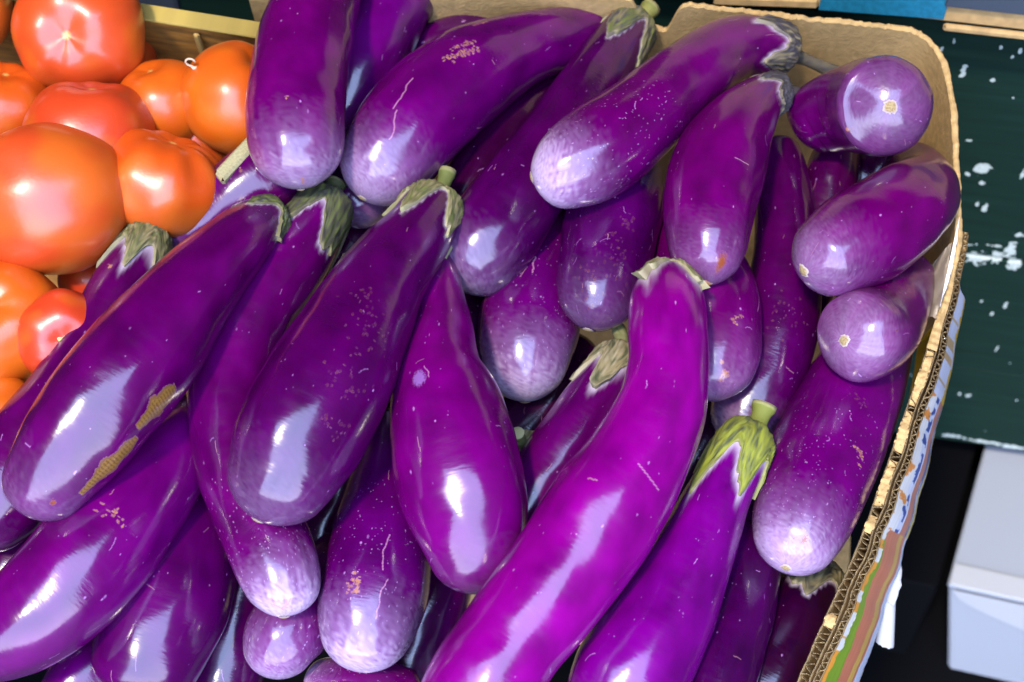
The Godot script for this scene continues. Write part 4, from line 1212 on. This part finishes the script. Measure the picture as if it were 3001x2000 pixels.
	eggplant("nearly black eggplant in the lower right corner with a tan cap against the box wall",
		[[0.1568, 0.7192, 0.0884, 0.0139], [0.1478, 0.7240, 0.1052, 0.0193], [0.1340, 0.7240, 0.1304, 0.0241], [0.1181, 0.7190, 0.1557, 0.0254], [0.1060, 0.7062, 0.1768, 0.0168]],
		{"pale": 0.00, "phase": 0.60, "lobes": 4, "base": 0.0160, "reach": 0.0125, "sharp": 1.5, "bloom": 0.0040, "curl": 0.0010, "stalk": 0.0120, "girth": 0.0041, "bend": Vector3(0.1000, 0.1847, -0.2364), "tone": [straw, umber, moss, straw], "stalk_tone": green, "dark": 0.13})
	eggplant("pale eggplant tip low at the bottom edge beside the freckled one",
		[[-0.0449, 0.7289, 0.1646, 0.0145], [-0.0613, 0.7338, 0.1624, 0.0174], [-0.0804, 0.7318, 0.1575, 0.0158], [-0.0981, 0.7257, 0.1488, 0.0093]],
		{"pale": 0.60, "scar": 0.0020, "dark": 0.60})
	eggplant("short eggplant in the bottom left corner with a bright gleam",
		[[-0.1880, 0.7099, 0.1088, 0.0133], [-0.1968, 0.7230, 0.1323, 0.0159], [-0.2086, 0.7242, 0.1490, 0.0169], [-0.2217, 0.7176, 0.1662, 0.0126]],
		{"pale": 0.10, "dark": 0.60})
	eggplant("deep purple eggplant in the gap at the left edge under the scarred one",
		[[-0.2250, 0.7390, 0.0380, 0.0160], [-0.2338, 0.7508, 0.0718, 0.0193], [-0.2433, 0.7500, 0.1012, 0.0197], [-0.2577, 0.7399, 0.1267, 0.0148]],
		{"pale": 0.05, "dark": 0.40})
	eggplant("lavender sliver of eggplant between the top middle one and the black cap",
		[[-0.1151, 0.7956, -0.1089, 0.0145], [-0.0961, 0.8069, -0.0949, 0.0166], [-0.0825, 0.8082, -0.0871, 0.0164], [-0.0764, 0.8031, -0.0760, 0.0112]],
		{"pale": 0.30, "dark": 0.55})
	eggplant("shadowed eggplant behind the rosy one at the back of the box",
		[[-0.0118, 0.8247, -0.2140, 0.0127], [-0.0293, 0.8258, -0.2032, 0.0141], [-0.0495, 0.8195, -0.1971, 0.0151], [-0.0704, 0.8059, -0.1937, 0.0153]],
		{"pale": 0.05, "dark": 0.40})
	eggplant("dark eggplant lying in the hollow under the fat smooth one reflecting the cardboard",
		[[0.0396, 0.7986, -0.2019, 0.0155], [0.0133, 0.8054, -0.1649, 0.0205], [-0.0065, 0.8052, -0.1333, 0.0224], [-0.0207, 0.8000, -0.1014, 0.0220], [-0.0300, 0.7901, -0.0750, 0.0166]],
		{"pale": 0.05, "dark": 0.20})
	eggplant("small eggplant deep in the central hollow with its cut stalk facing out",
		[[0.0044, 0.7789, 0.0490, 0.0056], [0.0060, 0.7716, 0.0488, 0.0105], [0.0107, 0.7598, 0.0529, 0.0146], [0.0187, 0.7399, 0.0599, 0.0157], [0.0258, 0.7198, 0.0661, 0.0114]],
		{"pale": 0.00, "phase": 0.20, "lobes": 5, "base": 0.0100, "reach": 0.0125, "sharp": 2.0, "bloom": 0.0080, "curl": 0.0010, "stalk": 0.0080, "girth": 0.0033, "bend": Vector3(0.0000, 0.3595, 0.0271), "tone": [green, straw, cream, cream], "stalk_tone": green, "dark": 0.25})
	eggplant("shadowed eggplant low between the dark glossy one and the cracked white tip",  # gap fillers from here on, skins darkened to stand for shade
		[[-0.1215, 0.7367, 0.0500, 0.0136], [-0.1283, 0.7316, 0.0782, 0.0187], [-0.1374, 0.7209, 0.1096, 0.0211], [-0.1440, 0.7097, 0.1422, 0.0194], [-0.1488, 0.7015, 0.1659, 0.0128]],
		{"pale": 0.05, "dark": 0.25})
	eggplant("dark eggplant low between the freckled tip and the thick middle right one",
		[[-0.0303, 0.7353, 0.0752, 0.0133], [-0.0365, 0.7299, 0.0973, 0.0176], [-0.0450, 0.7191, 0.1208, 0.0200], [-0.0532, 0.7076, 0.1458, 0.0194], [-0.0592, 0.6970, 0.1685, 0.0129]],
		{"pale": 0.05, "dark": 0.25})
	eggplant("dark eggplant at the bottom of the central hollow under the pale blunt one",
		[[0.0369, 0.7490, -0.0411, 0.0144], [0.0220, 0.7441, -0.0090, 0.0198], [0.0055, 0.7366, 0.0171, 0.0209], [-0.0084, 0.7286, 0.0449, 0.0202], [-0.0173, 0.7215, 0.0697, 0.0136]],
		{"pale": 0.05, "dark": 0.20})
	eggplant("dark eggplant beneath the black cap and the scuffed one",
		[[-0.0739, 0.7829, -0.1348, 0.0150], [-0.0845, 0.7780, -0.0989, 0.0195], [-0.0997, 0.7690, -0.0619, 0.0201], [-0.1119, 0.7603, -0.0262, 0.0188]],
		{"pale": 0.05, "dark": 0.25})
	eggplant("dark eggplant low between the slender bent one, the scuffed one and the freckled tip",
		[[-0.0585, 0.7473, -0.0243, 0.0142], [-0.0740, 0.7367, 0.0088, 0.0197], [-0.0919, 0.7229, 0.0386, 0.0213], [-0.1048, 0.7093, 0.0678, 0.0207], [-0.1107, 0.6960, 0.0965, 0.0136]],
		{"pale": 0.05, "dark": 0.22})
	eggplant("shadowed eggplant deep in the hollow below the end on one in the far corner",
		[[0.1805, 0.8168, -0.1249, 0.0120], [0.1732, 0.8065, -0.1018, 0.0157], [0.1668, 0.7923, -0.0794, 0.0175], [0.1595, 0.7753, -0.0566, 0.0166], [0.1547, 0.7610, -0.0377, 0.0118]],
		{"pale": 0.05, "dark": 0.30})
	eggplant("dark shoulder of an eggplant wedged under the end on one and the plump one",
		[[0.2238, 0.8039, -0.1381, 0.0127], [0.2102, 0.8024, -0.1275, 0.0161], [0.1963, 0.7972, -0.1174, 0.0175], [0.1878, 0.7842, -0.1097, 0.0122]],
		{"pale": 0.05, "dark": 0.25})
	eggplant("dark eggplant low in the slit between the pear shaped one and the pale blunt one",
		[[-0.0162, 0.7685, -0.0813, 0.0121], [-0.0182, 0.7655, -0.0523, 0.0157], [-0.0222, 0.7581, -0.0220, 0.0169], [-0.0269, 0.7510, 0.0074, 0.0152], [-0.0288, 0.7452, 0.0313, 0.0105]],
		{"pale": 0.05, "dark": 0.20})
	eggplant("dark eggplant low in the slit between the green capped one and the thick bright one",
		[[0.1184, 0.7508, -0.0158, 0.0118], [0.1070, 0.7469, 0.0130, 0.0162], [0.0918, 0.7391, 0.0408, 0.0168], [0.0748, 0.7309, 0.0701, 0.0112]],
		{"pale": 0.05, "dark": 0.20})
